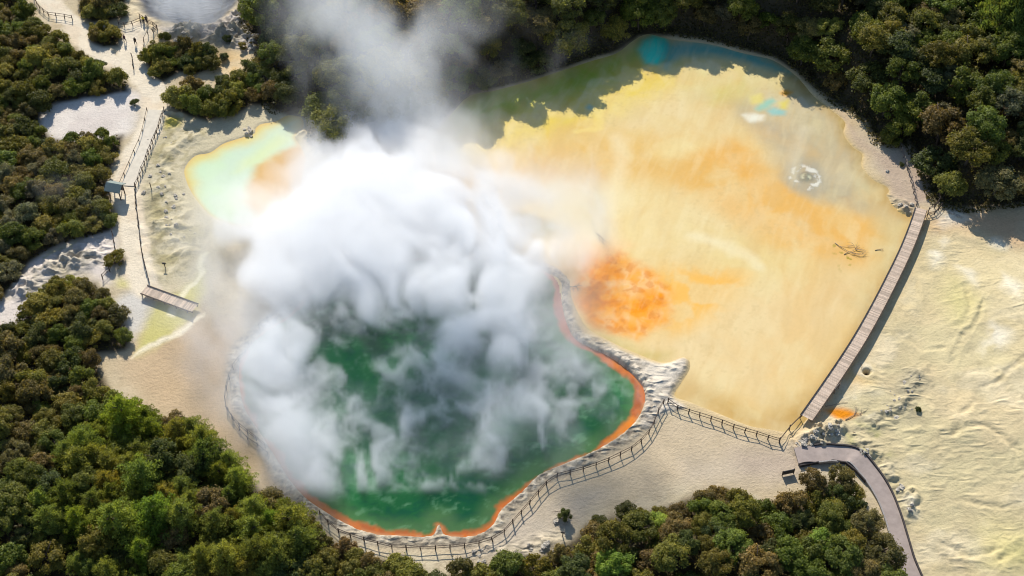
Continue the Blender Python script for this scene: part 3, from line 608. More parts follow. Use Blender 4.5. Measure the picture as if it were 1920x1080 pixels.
def kerb(name, line2, zz, i0, i1, w, h, m, **kw):
    mb = MB(); base = (line2[i0][0], line2[i0][1], zz[i0]); 
    for i in range(i0, i1):
        a = (line2[i][0] - base[0], line2[i][1] - base[1], zz[i] - base[2] + h / 2 - .1); b = (line2[i + 1][0] - base[0], line2[i + 1][1] - base[1], zz[i + 1] - base[2] + h / 2 - .1)
        mb.beam(a, b, w, h + .2)
    return tag(mb.build(name, m, None, base), **kw)
kerb('path_edging', pl + nr * .12, pz, 10, len(cl) - 2, .22, .24, M['kerb'], label='dark raised edging along the uphill side of the concrete path', cat='edging')
kerb('path_edging', pr - nr * .12, pz, 10, len(cl) - 2, .20, .20, M['edge'], label='low pale edging along the side of the concrete path next to the trees', cat='edging')

# ------------------------------------------------------------------ fences
_post = MB().beam((0, 0, -.3), (0, 0, 1.25), .125, .125).mesh('post'); _post.materials.append(M['rail'])
_postg = _post.copy(); _postg.materials.clear(); _postg.materials.append(M['rail_grey'])
def along(pts, step):
    seg = np.linalg.norm(np.diff(pts, axis=0), axis=1); s = np.concatenate([[0], np.cumsum(seg)])
    n = max(1, round(s[-1] / step)); t = np.linspace(0, s[-1], n + 1)
    return np.stack([np.interp(t, s, pts[:, k]) for k in range(2)], 1)
def fence(pts, label, step=1.9, hgt=1.1, rails=(.95, .5), grey=False, group=None, smooth=True, name='rail_fence'):
    w = np.array([place(x, y)[:2] for x, y in pts]); w = smooth_line(w, 5) if smooth and len(w) > 2 else w
    q = along(w, step); z = H(q[:, 0], q[:, 1]); base = np.array([*q[0], z[0]])
    t = empty(name, base, label=label, cat='fence', group=group)
    tops = []
    for (x, y), zz in zip(q, z):
        o = link('post', _postg if grey else _post, None, t, Vector((x - base[0], y - base[1], zz - base[2])))
        lean = (random.gauss(0, .05), random.gauss(0, .05)); o.rotation_euler = (*lean, random.random()); o.scale = (1, 1, hgt / 1.25 * random.uniform(.92, 1.1))
        tops.append((x - base[0], y - base[1], zz - base[2], lean))
    for rz in rails:
        mb = MB(); jit = [random.gauss(0, .05) for _ in tops]
        for i in range(len(tops) - 1):
            a, b = tops[i], tops[i + 1]
            mb.beam((a[0] + a[3][1] * rz, a[1] - a[3][0] * rz, a[2] + rz * hgt + jit[i]), (b[0] + b[3][1] * rz, b[1] - b[3][0] * rz, b[2] + rz * hgt + jit[i + 1]), .055, .075)
        mb.build('rail', M['rail_grey'] if grey else M['rail'], t)
    return t
fence([(1244, 757), (1232, 780), (1218, 812), (1195, 838), (1150, 862), (1105, 880), (1062, 892), (1035, 900), (1012, 925), (985, 955), (960, 985), (935, 1010), (900, 1022), (860, 1028), (800, 1032), (740, 1030), (690, 1018), (655, 1008), (622, 990), (600, 965)],
      'long dark post and rail fence round the near shore of the green pool')
fence([(1252, 756), (1270, 768), (1320, 785), (1370, 803), (1420, 818), (1461, 831)], 'straight dark fence from the sinter spit to the foot of the boardwalk', step=1.75)
fence([(1461, 829), (1476, 810), (1499, 786)], 'short dark rail fence joining the near end of the curved boardwalk', step=3.2, rails=(.95, .6))
fence([(474, 648), (458, 668), (440, 690), (428, 720), (422, 752), (432, 780), (448, 800), (470, 818), (498, 840)], 'dark fence along the left shore of the green pool, partly in steam', step=1.8)
fence([(428, 770), (455, 815), (478, 832), (502, 852)], 'short outer fence beside the left shore of the green pool', step=2.2, rails=(.5,), hgt=.9)
fence([(487, 616), (505, 600), (525, 584), (548, 562)], 'dark fence at the far left corner of the green pool, fading into steam', step=1.9)
fence([(308, 210), (300, 235), (282, 282), (264, 330), (255, 352)], 'dark fence on the right side of the pale path below the footbridge end', step=1.4)
fence([(254, 352), (257, 395), (261, 430), (265, 465), (270, 490), (280, 530)], 'dark fence between the pale path and the mottled sinter flat', step=1.5)
fence([(276, 208), (263, 262), (236, 322), (224, 350)], 'thin dark rail along the left side of the pale path above the shelter', step=2.6, hgt=.7, rails=(.9,))
fence([(64, 0), (78, 20), (95, 32), (116, 34), (136, 38)], 'dark fence beside the uppermost pale path in the top left corner', step=1.6)
fence([(223, 46), (240, 52), (264, 42)], 'small fence on the left edge of the lookout platform', step=1.5)
fence([(262, 35), (277, 45), (295, 55), (288, 62)], 'brown railing at the front of the lookout facing the crater', step=1.2, rails=(.95, .65, .35))
fence([(278, 66), (270, 80), (272, 100), (275, 118)], 'thin fence on the right of the lookout path beside the shrubs', step=2.0, rails=(.9,))
fence([(248, 108), (251, 130)], 'short fence stub at the fork of the two pale paths', step=1.6)
fence([(210, 428), (213, 448), (217, 470)], 'short fence above the lone round bush', step=1.6, rails=(.9,))
fence([(193, 524), (205, 512), (216, 495)], 'short fence below the lone round bush', step=1.6)
fence([(1686, 275), (1695, 300), (1706, 335), (1718, 385)], 'weathered grey fence on the left of the path leading to the boardwalk', step=1.5, grey=True)
fence([(1740, 398), (1758, 383), (1760, 355)], 'dark railing at the corner right of the boardwalk head', step=1.6, rails=(.95, .55))
fence([(1738, 405), (1752, 402), (1766, 386)], 'low dark railing behind the corner railing at the boardwalk head', step=1.6, hgt=.8)

# ------------------------------------------------------------------ boardwalks
def boardwalk(name, c2, half, z0, label, post_step, lip=.16):
    c2 = along(c2, .35); n = len(c2); tn = np.gradient(c2, axis=0); tn /= np.linalg.norm(tn, axis=1)[:, None]; nr = np.stack([-tn[:, 1], tn[:, 0]], 1)
    base = np.array([*c2[0], 0.0]); t = empty(name, base, label=label, cat='boardwalk')
    L = lambda p, z: (p[0] - base[0], p[1] - base[1], z)
    mb = MB()
    s = np.arange(0, n - 1, .5)
    for k in s:      # one plank every 17 cm
        c = np.array([np.interp(k, np.arange(n), c2[:, j]) for j in range(2)]); nn = np.array([np.interp(k, np.arange(n), nr[:, j]) for j in range(2)])
        e = random.uniform(-.02, .05)
        mb.beam(L(c - nn * (half + e), z0 + random.uniform(-.01, .01)), L(c + nn * (half + e), z0 + random.uniform(-.01, .01)), random.choice((.145, .15, .155, .135)), .05)
    mb.build('deck', M['deck'], t)
    for sgn in (1, -1):
        e = MB(); b = MB(); f = MB()
        for i in range(n - 1):
            a, c = c2[i] + nr[i] * sgn * (half - .02), c2[i + 1] + nr[i + 1] * sgn * (half - .02)
            e.beam(L(a, z0 + .03 + lip / 2), L(c, z0 + .03 + lip / 2), .11, lip)
            a, c = c2[i] + nr[i] * sgn * (half - .25), c2[i + 1] + nr[i + 1] * sgn * (half - .25)
            b.beam(L(a, z0 - .14), L(c, z0 - .14), .12, .22)
        e.build('kerb_rail', M['rail'], t); b.build('bearer', M['rail'], t)
        for i in range(0, n, max(1, int(post_step / .35))):
            p = c2[i] + nr[i] * sgn * (half - .25); m_ = MB().beam((0, 0, -z0 - .6), (0, 0, -.25), .14, .14)
            m_.build('post', M['rail'], t, L(p, z0))
    return t
bw = smooth_line(np.array([G(x, y, .95)[:2] for x, y in ((1727, 392), (1716, 425), (1698, 470), (1674, 520), (1642, 582), (1606, 645), (1560, 715), (1512, 784))]), 6)
boardwalk('boardwalk', bw, .98, .95, 'long curved timber boardwalk along the right shore of the coloured lake', 3.0)
jt = np.array([G(x, y, .8)[:2] for x, y in ((270, 543), (366, 578))])
boardwalk('boardwalk', jt, .95, .75, 'short straight timber footbridge over the greenish runoff on the left', 2.4)

# frame standing beside the long boardwalk
def stile(px, py, rz, label):
    p = place(px, py); t = empty('timber_frame', p, rz, label=label, cat='frame')
    for x in (-.6, .6): MB().beam((0, 0, 0), (0, 0, 1.2), .1, .1).build('post', M['rail_grey'], t, (x, 0, 0))
    for z in (.65, 1.15): MB().beam((-.6, 0, 0), (.6, 0, 0), .07, .09).build('rail', M['rail_grey'], t, (0, .06, z))
    return t
stile(1568, 733, R(50), 'small open timber frame beside the near half of the boardwalk')

# ------------------------------------------------------------------ shelter, boards, markers
p = place(221, 368); t = empty('information_shelter', p, R(-14), label='small gabled shelter with pale green roof and open posts beside the pale path', cat='shelter')
for x in (-.95, .95):
    for y in (-.75, .75):
        MB().beam((0, 0, -.2), (0, 0, 2.2), .14, .14).build('post', M['rail'], t, (x, y, 0))
MB().put([(-1.4, -1.25, 2.15), (1.4, -1.25, 2.15), (1.4, 0, 2.95), (-1.4, 0, 2.95), (1.4, 1.25, 2.15), (-1.4, 1.25, 2.15), (-1.4, -1.25, 2.05), (1.4, -1.25, 2.05), (1.4, 0, 2.85), (-1.4, 0, 2.85), (1.4, 1.25, 2.05), (-1.4, 1.25, 2.05)],
         [(0, 1, 2, 3), (3, 2, 4, 5), (7, 6, 9, 8), (8, 9, 11, 10), (0, 6, 7, 1), (5, 4, 10, 11), (1, 7, 8, 2), (2, 8, 10, 4), (3, 9, 6, 0), (5, 11, 9, 3)]).build('roof', M['roof'], t)
MB().beam((-.85, .7, 1.35), (.85, .7, 1.35), .06, .9).build('information_panel', M['board'], t)
for y in (-.75, .75): MB().beam((-.95, y, 2.1), (.95, y, 2.1), .1, .14).build('tie_beam', M['rail'], t)
for x in (-.95, .95): MB().beam((x, -.75, .2), (x, .75, 1.9), .08, .08).build('brace', M['rail_grey'], t)

p = place(1477, 890); t = empty('information_board', p, R(14), label='low dark information board on two posts beside the concrete path by the trees', cat='board')
for x in (-.85, .85): MB().beam((0, 0, -.2), (0, 0, 1.15), .11, .11).build('post', M['rail'], t, (x, 0, 0))
MB().beam((-.8, .02, .62), (.8, .02, .62), .08, .85).build('panel', M['board'], t)

def marker(px, py, label, h=1.2, plate=True):
    p = place(px, py); t = empty('marker_post', p, random.uniform(-.4, .4), label=label, cat='marker')
    MB().beam((0, 0, -.2), (0, 0, h), .11, .11).build('post', M['rail'], t)
    if plate: MB().beam((-.28, -.08, h - .12), (.28, -.08, h - .12), .05, .36).build('plate', M['board'], t)
marker(310, 502, 'short marker post with a dark plate on the pale sinter above the footbridge')
marker(1055, 1006, 'lone post with a dark plate on the mud at the edge of the lower trees')
marker(284, 355, 'thin bare stake standing on the mottled sinter right of the path fence', 1.5, False)

# walls of dark timber below the concrete path
def low_wall(pts, label, h=.75):
    w = np.array([place(x, y) for x, y in pts]); base = w[0].copy(); mb = MB()
    for a, b in zip(w[:-1], w[1:]):
        for k in range(3): mb.beam(a - base + np.array([0, 0, -.15 + k * .28]), b - base + np.array([0, 0, -.15 + k * .28]), .16, .265)
    o = mb.build('timber_wall', M['kerb'], None, base); tag(o, label, 'wall'); return o
low_wall([(1499, 876), (1530, 870), (1560, 866), (1585, 870), (1605, 886), (1622, 905)], 'low dark timber retaining wall between the concrete path and the lower trees')

# ------------------------------------------------------------------ stones, branches, stick
def rock_mesh(seed):
    r = np.random.default_rng(seed); n, mm = 9, 6; V, F = [], []
    for j in range(mm + 1):
        a = math.pi * j / mm
        for i in range(n):
            b = 2 * math.pi * (i + .5 * (j % 2)) / n; k = r.uniform(.5, 1.2)
            V.append((math.sin(a) * math.cos(b) * k, math.sin(a) * math.sin(b) * k, math.cos(a) * k * .5))
    for j in range(mm):
        for i in range(n): F.append((j * n + i, (j + 1) * n + i, (j + 1) * n + (i + 1) % n, j * n + (i + 1) % n))
    return MB().put(V, F).mesh('rock')
ROCKS = [rock_mesh(k) for k in range(6)]
for me in ROCKS: me.materials.append(M['rock'])
def rocks(spots, spread, num, size, label, group):
    for k in range(num):
        px, py = random.choice(spots); px += random.gauss(0, spread); py += random.gauss(0, spread * .7); p = place(px, py)
        o = link('rock', ROCKS[k % 6], None, None, Vector(p)); s = random.uniform(*size); o.scale = (s * random.uniform(.8, 1.3), s, s * random.uniform(.6, 1)); o.rotation_euler = (random.uniform(-.3, .3), random.uniform(-.3, .3), random.random() * 6.28)
        o.location.z += s * .15; tag(o, label, 'rock', group)
rocks([(1500, 833), (1520, 826), (1540, 812), (1560, 803), (1532, 840)], 9, 26, (.2, .55), 'rough grey rock in the heap above the bend of the concrete path', 'rocks heaped above the concrete path')
rocks([(1625, 850), (1660, 880), (1690, 915), (1708, 950)], 6, 20, (.15, .42), 'pale stone lying beside the uphill kerb of the concrete path', 'stones along the concrete path')
rocks([(1715, 695), (1700, 735), (1690, 760), (1670, 775), (1724, 760)], 12, 22, (.12, .34), 'broken grey stone on the cream terrace right of the boardwalk', 'stones on the cream terrace')
rocks([(940, 1038), (905, 1043), (1000, 1028), (1025, 1020), (1062, 968)], 9, 18, (.2, .5), 'crusted grey stone on the mud strip below the green pool', 'stones on the mud strip')
rocks([(300, 260), (310, 320), (300, 420), (330, 400), (345, 440), (320, 380), (292, 360)], 14, 30, (.15, .42), 'grey green stone on the mottled sinter flat between path and small pool', 'stones on the mottled sinter flat')
rocks([(465, 248), (552, 250), (585, 255), (478, 255)], 6, 12, (.2, .5), 'dark stone at the bank of the small mint pool', 'stones by the mint pool')
rocks([(345, 62), (380, 65), (420, 60), (470, 85), (490, 88)], 12, 26, (.25, .8), 'grey crusted boulder on the slope below the steaming crater', 'boulders below the crater')
rocks([(1690, 388), (1700, 392), (1660, 320), (1780, 398), (1800, 405)], 6, 14, (.2, .45), 'small pale rock near the head of the boardwalk', 'rocks at the boardwalk head')
def branch(px, py, L, ang, label, seed, forks=4, z=.05):
    r = random.Random(seed); p = place(px, py); p[2] = max(p[2], -.12) + z; mb = MB()
    def grow(a, d, ln, rad, depth):
        pts = [a]; dd = d
        for _ in range(4): dd += r.uniform(-.35, .35); pts.append(pts[-1] + Vector((math.cos(dd), math.sin(dd), r.uniform(-.02, .10))) * ln / 4)
        mb.tube(pts, [rad * (1 - .18 * i) for i in range(5)], 5)
        if depth: 
            for k in range(forks if depth == 2 else 2): grow(pts[r.randint(1, 3)], dd + r.choice((-1, 1)) * r.uniform(.4, 1.1), ln * .55, rad * .6, depth - 1)
    grow(Vector((0, 0, 0)), ang, L, .06, 2)
    tag(mb.build('dead_branch', M['deadwood'], None, Vector(p)), label, 'branch')
branch(1565, 458, 4.2, -.7, 'bleached forked branch lying in the orange shallows left of the boardwalk', 1)
branch(1582, 480, 3.0, .3, 'second smaller branch with yellow tips below the bleached one in the lake', 2)
branch(1640, 472, 1.4, .5, 'short stick in the lake close to the boardwalk', 3, 1)
branch(1118, 440, 2.6, -.6, 'thin branch in pale water above the bright orange patch', 4, 2)
branch(1068, 538, 2.0, -.2, 'small dark branch at the tip of the sinter rim beside the orange patch', 5)
branch(1585, 788, 3.2, .35, 'dark weathered branch lying below the small orange puddle', 6)
branch(1548, 762, 3.4, .3, 'long thin curved stick above the small orange puddle', 7, 0)
branch(1614, 682, 1.3, -1.2, 'short curved dark stick beside the round mud hole', 8, 0)
branch(1600, 810, 2.4, -.5, 'thin branch on the green tinted rubble above the concrete path', 9, 2)
branch(1065, 985, 2.6, 1.9, 'bare grey twigs sticking up at the edge of the lower trees', 10, 5, .5)

# ------------------------------------------------------------------ plants
def leaf_cloud(cen, rad, n_leaf, size, rng, up=0.35, squash=0.8, needle=False):
    """leaf quads spread through a set of clumps: centres (k,3), radii (k,)"""
    w = rad ** 2; k = rng.choice(len(cen), n_leaf, p=w / w.sum())
    d = rng.normal(size=(n_leaf, 3)); d /= np.linalg.norm(d, axis=1)[:, None]
    d[:, 2] = np.where(d[:, 2] < -.2, -d[:, 2], d[:, 2])
    r = rad[k] * rng.uniform(.55, 1.08, n_leaf) ** .7
    c = cen[k] + d * r[:, None] * np.array([1, 1, squash])
    nrm = d + np.array([0, 0, up]) + rng.normal(size=(n_leaf, 3)) * .55; nrm /= np.linalg.norm(nrm, axis=1)[:, None]
    a = np.cross(nrm, rng.normal(size=(n_leaf, 3))); a /= np.linalg.norm(a, axis=1)[:, None]; b = np.cross(nrm, a)
    if needle:
        a = d * .7 + np.array([0, 0, .9]) + rng.normal(size=(n_leaf, 3)) * .45; a /= np.linalg.norm(a, axis=1)[:, None]
        b = np.cross(a, nrm); b /= np.linalg.norm(b, axis=1)[:, None] + 1e-9; b *= .5; nrm = np.cross(b, a); size = size * 1.45
    st = rng.random(n_leaf) < .22; c[st] += rng.normal(size=(st.sum(), 3)) * .09
    s = size * rng.uniform(.6, 1.35, n_leaf)[:, None]
    V = np.stack([c - a * s, c - b * s * .55 + nrm * s * .15, c + a * s, c + b * s * .55 + nrm * s * .15], 1).reshape(-1, 3)
    return V
def crown_mesh(kind, seed):
    rng = np.random.default_rng(seed)
    if kind == 'shrub':       # R = 1, H about 1.5
        k = 34; a = rng.uniform(0, 6.28, k); q = np.sqrt(rng.uniform(0, 1, k)) * .82
        cen = np.stack([q * np.cos(a), q * np.sin(a), (1 - q ** 2) * rng.uniform(.6, 1.2, k) + .12], 1) + rng.normal(size=(k, 3)) * .07; rad = rng.uniform(.13, .36, k)
        V = leaf_cloud(cen, rad, 6000, .060, rng)
    elif kind == 'tree':      # R = 1, H about 2.2
        k = 44; a = rng.uniform(0, 6.28, k); q = np.sqrt(rng.uniform(0, 1, k)) * .88
        top = 1.0 + 1.0 * np.sqrt(np.maximum(0, 1 - q ** 2))
        cen = np.stack([q * np.cos(a), q * np.sin(a), top * rng.uniform(.62, 1.04, k)], 1); rad = rng.uniform(.12, .34, k)
        cen += rng.normal(size=cen.shape) * .05
        V = leaf_cloud(cen, rad, 7000, .058, rng, .5, .65)
    else:                     # pine: whorls of upturned tufts, R = 1, H about 3.2
        cen, rad = [], []
        for lv in range(9):
            t = lv / 8; rr = ((1 - t) ** .5 * .95 + .05) * rng.uniform(.7, 1.2); n = int(4 + 7 * (1 - t))
            for j in range(n):
                a = 6.28 * (j + rng.uniform(-.3, .3)) / n + lv
                for f in (.45, .75, 1.0):
                    q = rr * f * rng.uniform(.62, 1.25); cen.append((q * math.cos(a), q * math.sin(a), .7 + t * 2.3 + .25 * f ** 2 + rng.uniform(-.08, .1))); rad.append(.10 + .11 * f * (1.1 - .5 * t))
        V = leaf_cloud(np.array(cen), np.array(rad), 8500, .058, rng, .9, 1.25, True)
    return quads_mesh(kind + '_crown', V, np.arange(len(V)).reshape(-1, 4))
def trunk_mesh(kind, seed):
    r = random.Random(seed); mb = MB(); h = dict(shrub=.75, tree=1.5, pine=2.9)[kind]; r0 = dict(shrub=.05, tree=.075, pine=.085)[kind]
    bend = [Vector((r.uniform(-.06, .06) * i, r.uniform(-.06, .06) * i, h * i / 4 - (.15 if i == 0 else 0))) for i in range(5)]
    mb.tube(bend, [r0 * (1 - .17 * i) for i in range(5)], 7)
    for k in range(dict(shrub=5, tree=7, pine=14)[kind]):
        i = r.uniform(1.2, 3.9); a = r.random() * 6.28; p0 = bend[int(i)].lerp(bend[min(4, int(i) + 1)], i % 1)
        ln = r.uniform(.4, .75) * (1 - i / 6 if kind == 'pine' else 1); p1 = p0 + Vector((math.cos(a) * ln * .5, math.sin(a) * ln * .5, ln * .22)); p2 = p0 + Vector((math.cos(a) * ln, math.sin(a) * ln, ln * .6))
        mb.tube([p0, p1, p2], [r0 * .5, r0 * .36, r0 * .15], 5)
    return mb.mesh(kind + '_trunk')
PROTO = {}
for kind, num, m in (('shrub', 7, 'leaf'), ('tree', 6, 'tree'), ('pine', 4, 'pine')):
    PROTO[kind] = []
    for k in range(num):
        cm = crown_mesh(kind, 100 + k * 7 + len(kind)); cm.materials.append(M[m]); tm = trunk_mesh(kind, k + 3); tm.materials.append(M['bark'])
        PROTO[kind].append((cm, tm))
PAL = dict(olive=(.185, .168, .036), brown=(.190, .152, .058), green=(.145, .170, .032), dark=(.100, .112, .034), lime=(.22, .29, .05), yellow=(.245, .232, .058), pine=(.205, .240, .062), rust=(.20, .14, .055), grey=(.18, .168, .092))
PROTO_ROOT = {}
NAMES = dict(shrub='shrub', tree='broadleaf_tree', pine='pine_tree')
def plant(kind, x, y, r, hf, colour, label, group, z=None):
    key = (kind, random.randrange(len(PROTO[kind])))
    if key not in PROTO_ROOT:
        cm, tm = PROTO[kind][key[1]]
        t = empty(NAMES[kind], (0, 0, 0)); link('crown', cm, None, t); link('trunk', tm, None, t); PROTO_ROOT[key] = t
    else:
        src = PROTO_ROOT[key]; t = src.copy(); C.objects.link(t)
        for ch in list(src.children): c = ch.copy(); C.objects.link(c); c.parent = t
    t.location = (x, y, float(H(np.array([x]), np.array([y]))[0]) - .1 if z is None else z); t.rotation_euler = (random.gauss(0, .05), random.gauss(0, .05), random.random() * 6.28)
    t.scale = (r, r * random.uniform(.85, 1.1), r * hf)
    c = 1.15 * np.array(PAL[colour]) * random.uniform(.75, 1.25) * np.array([random.uniform(.9, 1.12), 1, random.uniform(.85, 1.1)])
    for ch in t.children:
        if ch.name.startswith('crown'): ch.color = (*c, 1)
    tag(t, label, dict(shrub='shrub', tree='tree', pine='pine tree')[kind], group); return t
def scatter(poly, rmin, rmax, inset, tight, rng, bound=None):
    lo, hi = poly.min(0), poly.max(0); out = []; cell = {}
    tries = int((hi - lo).prod() * 1.6)
    for _ in range(tries):
        pass
    xs, ys = rng.uniform(lo[0], hi[0], tries), rng.uniform(lo[1], hi[1], tries)
    rr = rng.uniform(rmin, rmax, tries); dd = sdf(poly, xs, ys, 3)
    for x, y, r, d in zip(xs, ys, rr, dd):
        if d > -inset * r: continue
        ci, cj = int(x // 4), int(y // 4); ok = True
        for i in range(ci - 1, ci + 2):
            for j in range(cj - 1, cj + 2):
                for (a, b, c) in cell.get((i, j), ()):
                    if (a - x) ** 2 + (b - y) ** 2 < (tight * (r + c)) ** 2: ok = False
        if ok: cell.setdefault((ci, cj), []).append((x, y, r)); out.append((x, y, r))
    return out
def in_view(x, y, z, mx=70, top=-110, bot=80):
    d = np.array([x, y, z]) - CAM; dep = d[1] * math.cos(PITCH) - d[2] * math.sin(PITCH)
    px = 960 + FPX * d[0] / dep; py = 540 - FPX * (d[1] * math.sin(PITCH) + d[2] * math.cos(PITCH)) / dep
    return -mx < px < 1920 + mx and top < py < 1080 + bot, px, py
prng = np.random.default_rng(11); PLAN = []
WORDS = dict(olive='olive green', brown='brownish green', green='green', dark='dark green', lime='bright lime green', yellow='yellowish green', pine='light green', rust='rust brown', grey='grey green')
SHORT = {'in the scrub left of the pale path': 'the left scrub', 'in the thicket between the uppermost path and the lookout': 'the topmost thicket', 'in the clump at the fork of the pale paths': 'the fork clump',
         'in the thicket right of the lookout path': 'the lookout thicket', 'in the thicket above the small mint pool': 'the thicket above the mint pool', 'in the wood on the bank behind the coloured lake': 'the lake bank wood',
         'in the dense clump below the left footbridge': 'the clump below the footbridge', 'in the wood filling the lower left corner': 'the lower left wood', 'in the wood below the concrete path': 'the lower right wood'}
MARKS = [(n_, P(q_)[0]) for n_, q_ in (('the gabled shelter', (221, 368)), ('the lone bush', (217, 492)), ('the footbridge', (320, 560)), ('the lookout', (262, 60)), ('the path fork', (255, 130)), ('the top left corner', (20, 10)), ('the white clearing', (150, 225)), ('the left edge', (0, 400)),
         ('the mint pool', (520, 240)), ('the grey crater', (370, 30)), ('the turquoise spot', (1225, 92)), ('the boardwalk head', (1735, 380)), ('the ringed vent', (1510, 325)), ('the top right corner', (1900, 20)), ('the right edge', (1910, 250)), ('the top edge', (1000, 5)), ('the turquoise puddles', (1450, 195)), ('the drifting steam', (720, 100)),
         ('the bottom left corner', (20, 1060)), ('the left pool fence', (440, 780)), ('the near pool fence', (740, 1030)), ('the bare tan ground', (240, 720)), ('the bottom edge', (380, 1070)), ('the marker post', (1055, 1003)), ('the information board', (1477, 890)), ('the concrete path', (1650, 940)), ('the bottom right corner', (1690, 1075)))]
def wood(poly, where, group, mix, rmin, rmax, tight, inset=.35):
    for x, y, r in scatter(poly, rmin, rmax, inset, tight, prng):
        vis, px, py = in_view(x, y, 2)
        if not vis: continue
        kind, colr, hf, k = mix(px, py, r)
        noun = dict(shrub='rounded shrub', tree='leafy tree', pine='feathery pine')[kind]
        rad = r * k; size = 'large' if rad > rmin + .62 * (rmax - rmin) else 'small' if rad < rmin + .28 * (rmax - rmin) else 'medium'
        edge = 'edging' if float(sdf(poly, np.array([x]), np.array([y]), 6)[0]) > -2.6 else 'inside'
        near = min(MARKS, key=lambda q_: (q_[1][0] - x) ** 2 + (q_[1][1] - y) ** 2)[0]
        PLAN.append((kind, x, y, rad, hf, colr, f'{size} {WORDS[colr]} {noun} {edge} {SHORT[where]}, nearest {near}', f'{noun}s of {SHORT[where]}', in_view(x, y, 2 + r, 0, 0, 0)[0]))
ch = random.choices
def mix_left(px, py, r):
    if py > 280: return 'shrub', ch(('olive', 'brown', 'grey', 'green'), (4, 4, 3, 2))[0], random.uniform(.8, 1.1), 1
    return 'shrub', ch(('olive', 'brown', 'green', 'dark', 'yellow'), (5, 3, 3, 2, 1))[0], random.uniform(.95, 1.35), 1
def mix_top(px, py, r):
    if px > 1850 and py < 130: return 'pine', 'pine', 1.0, 1.35
    if px < 620: return ch(('shrub', 'tree'), (3, 1))[0], ch(('olive', 'green', 'dark'), (4, 3, 3))[0], random.uniform(.9, 1.2), 1
    return ch(('tree', 'shrub'), (3, 1))[0], ch(('green', 'olive', 'dark', 'brown', 'yellow', 'rust', 'grey'), (6, 5, 4, 3, 2, 1, 2))[0], random.uniform(.8, 1.15), 1
def mix_blob(px, py, r): return 'shrub', ch(('olive', 'brown', 'green', 'yellow', 'dark'), (5, 4, 2, 1, 2))[0], random.uniform(.9, 1.3), 1
def mix_sw(px, py, r):
    core = (px - 330) / 260, (py - 960) / 190
    if core[0] ** 2 + core[1] ** 2 < 1 and random.random() < .72: return 'pine', ch(('pine', 'yellow', 'lime', 'green'), (6, 3, 1, 2))[0], random.uniform(.55, .8), 1.15
    if px > 420 or py < 760: return 'shrub', ch(('olive', 'brown', 'green', 'dark', 'rust'), (5, 4, 2, 2, .5))[0], random.uniform(.95, 1.3), 1
    return ch(('tree', 'shrub'), (2, 3))[0], ch(('green', 'olive', 'brown', 'dark', 'yellow'), (4, 4, 2, 2, 1))[0], random.uniform(.85, 1.15), 1
def mix_se(px, py, r):
    if py < 960 or px < 1150: return ch(('shrub', 'tree'), (4, 1))[0], ch(('olive', 'brown', 'dark', 'green'), (4, 4, 2, 2))[0], random.uniform(.95, 1.3), 1
    return ch(('tree', 'shrub'), (2, 1))[0], ch(('green', 'olive', 'dark', 'brown', 'rust'), (5, 4, 3, 2, 1))[0], random.uniform(.85, 1.15), 1
wood(W_LEFT, 'in the scrub left of the pale path', 'left', mix_left, 1.4, 2.5, .60)
wood(W_ISLE, 'in the thicket between the uppermost path and the lookout', '', mix_left, 1.5, 2.3, .55)
wood(W_ROUND, 'in the clump at the fork of the pale paths', '', mix_left, 1.2, 1.8, .5, .2)
wood(W_MID, 'in the thicket right of the lookout path', '', mix_left, 1.3, 2.1, .5, .1)
wood(W_MID2, 'in the thicket above the small mint pool', '', mix_left, 1.6, 2.7, .52, .15)
wood(W_TOP, 'in the wood on the bank behind the coloured lake', '', mix_top, 2.2, 3.9, .60, .05)
wood(W_BLOB, 'in the dense clump below the left footbridge', '', mix_blob, 1.5, 2.4, .56)
wood(W_SW, 'in the wood filling the lower left corner', '', mix_sw, 1.45, 2.7, .58)
wood(W_SE, 'in the wood below the concrete path', '', mix_se, 1.45, 2.7, .58)
REST = {}
for kind in PROTO:
    L = sorted([p for p in PLAN if p[0] == kind], key=lambda p: (not p[8], -p[3] / (np.linalg.norm(np.array([p[1], p[2], 2]) - CAM))))
    cut = 285 if kind != 'pine' else 290
    print('plants', kind, len(L), sum(int(p[8]) for p in L))
    n_in = sum(int(p[8]) for p in L)
    for p in L[:min(cut, n_in)]: plant(*p[:8])
    for p in L[min(cut, n_in):]: REST.setdefault(p[5], []).append(p)
rv, rq = [], 0
for colr, L in REST.items():
    vs_ = []
    for (kind, x, y, r, hf, c_, *_r) in L:
        me = PROTO[kind][random.randrange(len(PROTO[kind]))][0]; v = np.zeros(len(me.vertices) * 3, np.float32); me.vertices.foreach_get('co', v); v = v.reshape(-1, 3)
        a = random.random() * 6.28; ca, sa = math.cos(a), math.sin(a)
        v = np.stack([(v[:, 0] * ca - v[:, 1] * sa) * r + x, (v[:, 0] * sa + v[:, 1] * ca) * r + y, v[:, 2] * r * hf + float(H(np.array([x]), np.array([y]))[0]) - .1], 1); vs_.append(v)
    V = np.vstack(vs_); o = link('scrub', quads_mesh('scrub', V, np.arange(len(V)).reshape(-1, 4)), M['leaf']); o.color = (*[1.15 * q_ for q_ in PAL[colr]], 1)
    tag(o, f'more {WORDS[colr]} scrub between and beyond the single crowns of the woods', 'scrub', kind='stuff')
def single(kind, px, py, r, hf, colr, label):
    p = place(px, py); plant(kind, p[0], p[1], r, hf, colr, label, None)
single('shrub', 217, 492, 1.75, .95, 'olive', 'lone round olive bush standing on bare ground beside the left path')
single('tree', 1150, 1075, 2.2, .9, 'lime', 'bright lime green tree left of the middle of the lower right wood')
single('tree', 1232, 1000, 1.7, .9, 'lime', 'smaller lime green tree at the upper edge of the lower right wood')
single('tree', 1535, 1030, 1.6, 1.0, 'lime', 'bright lime tree standing alone among dark crowns near the concrete path')
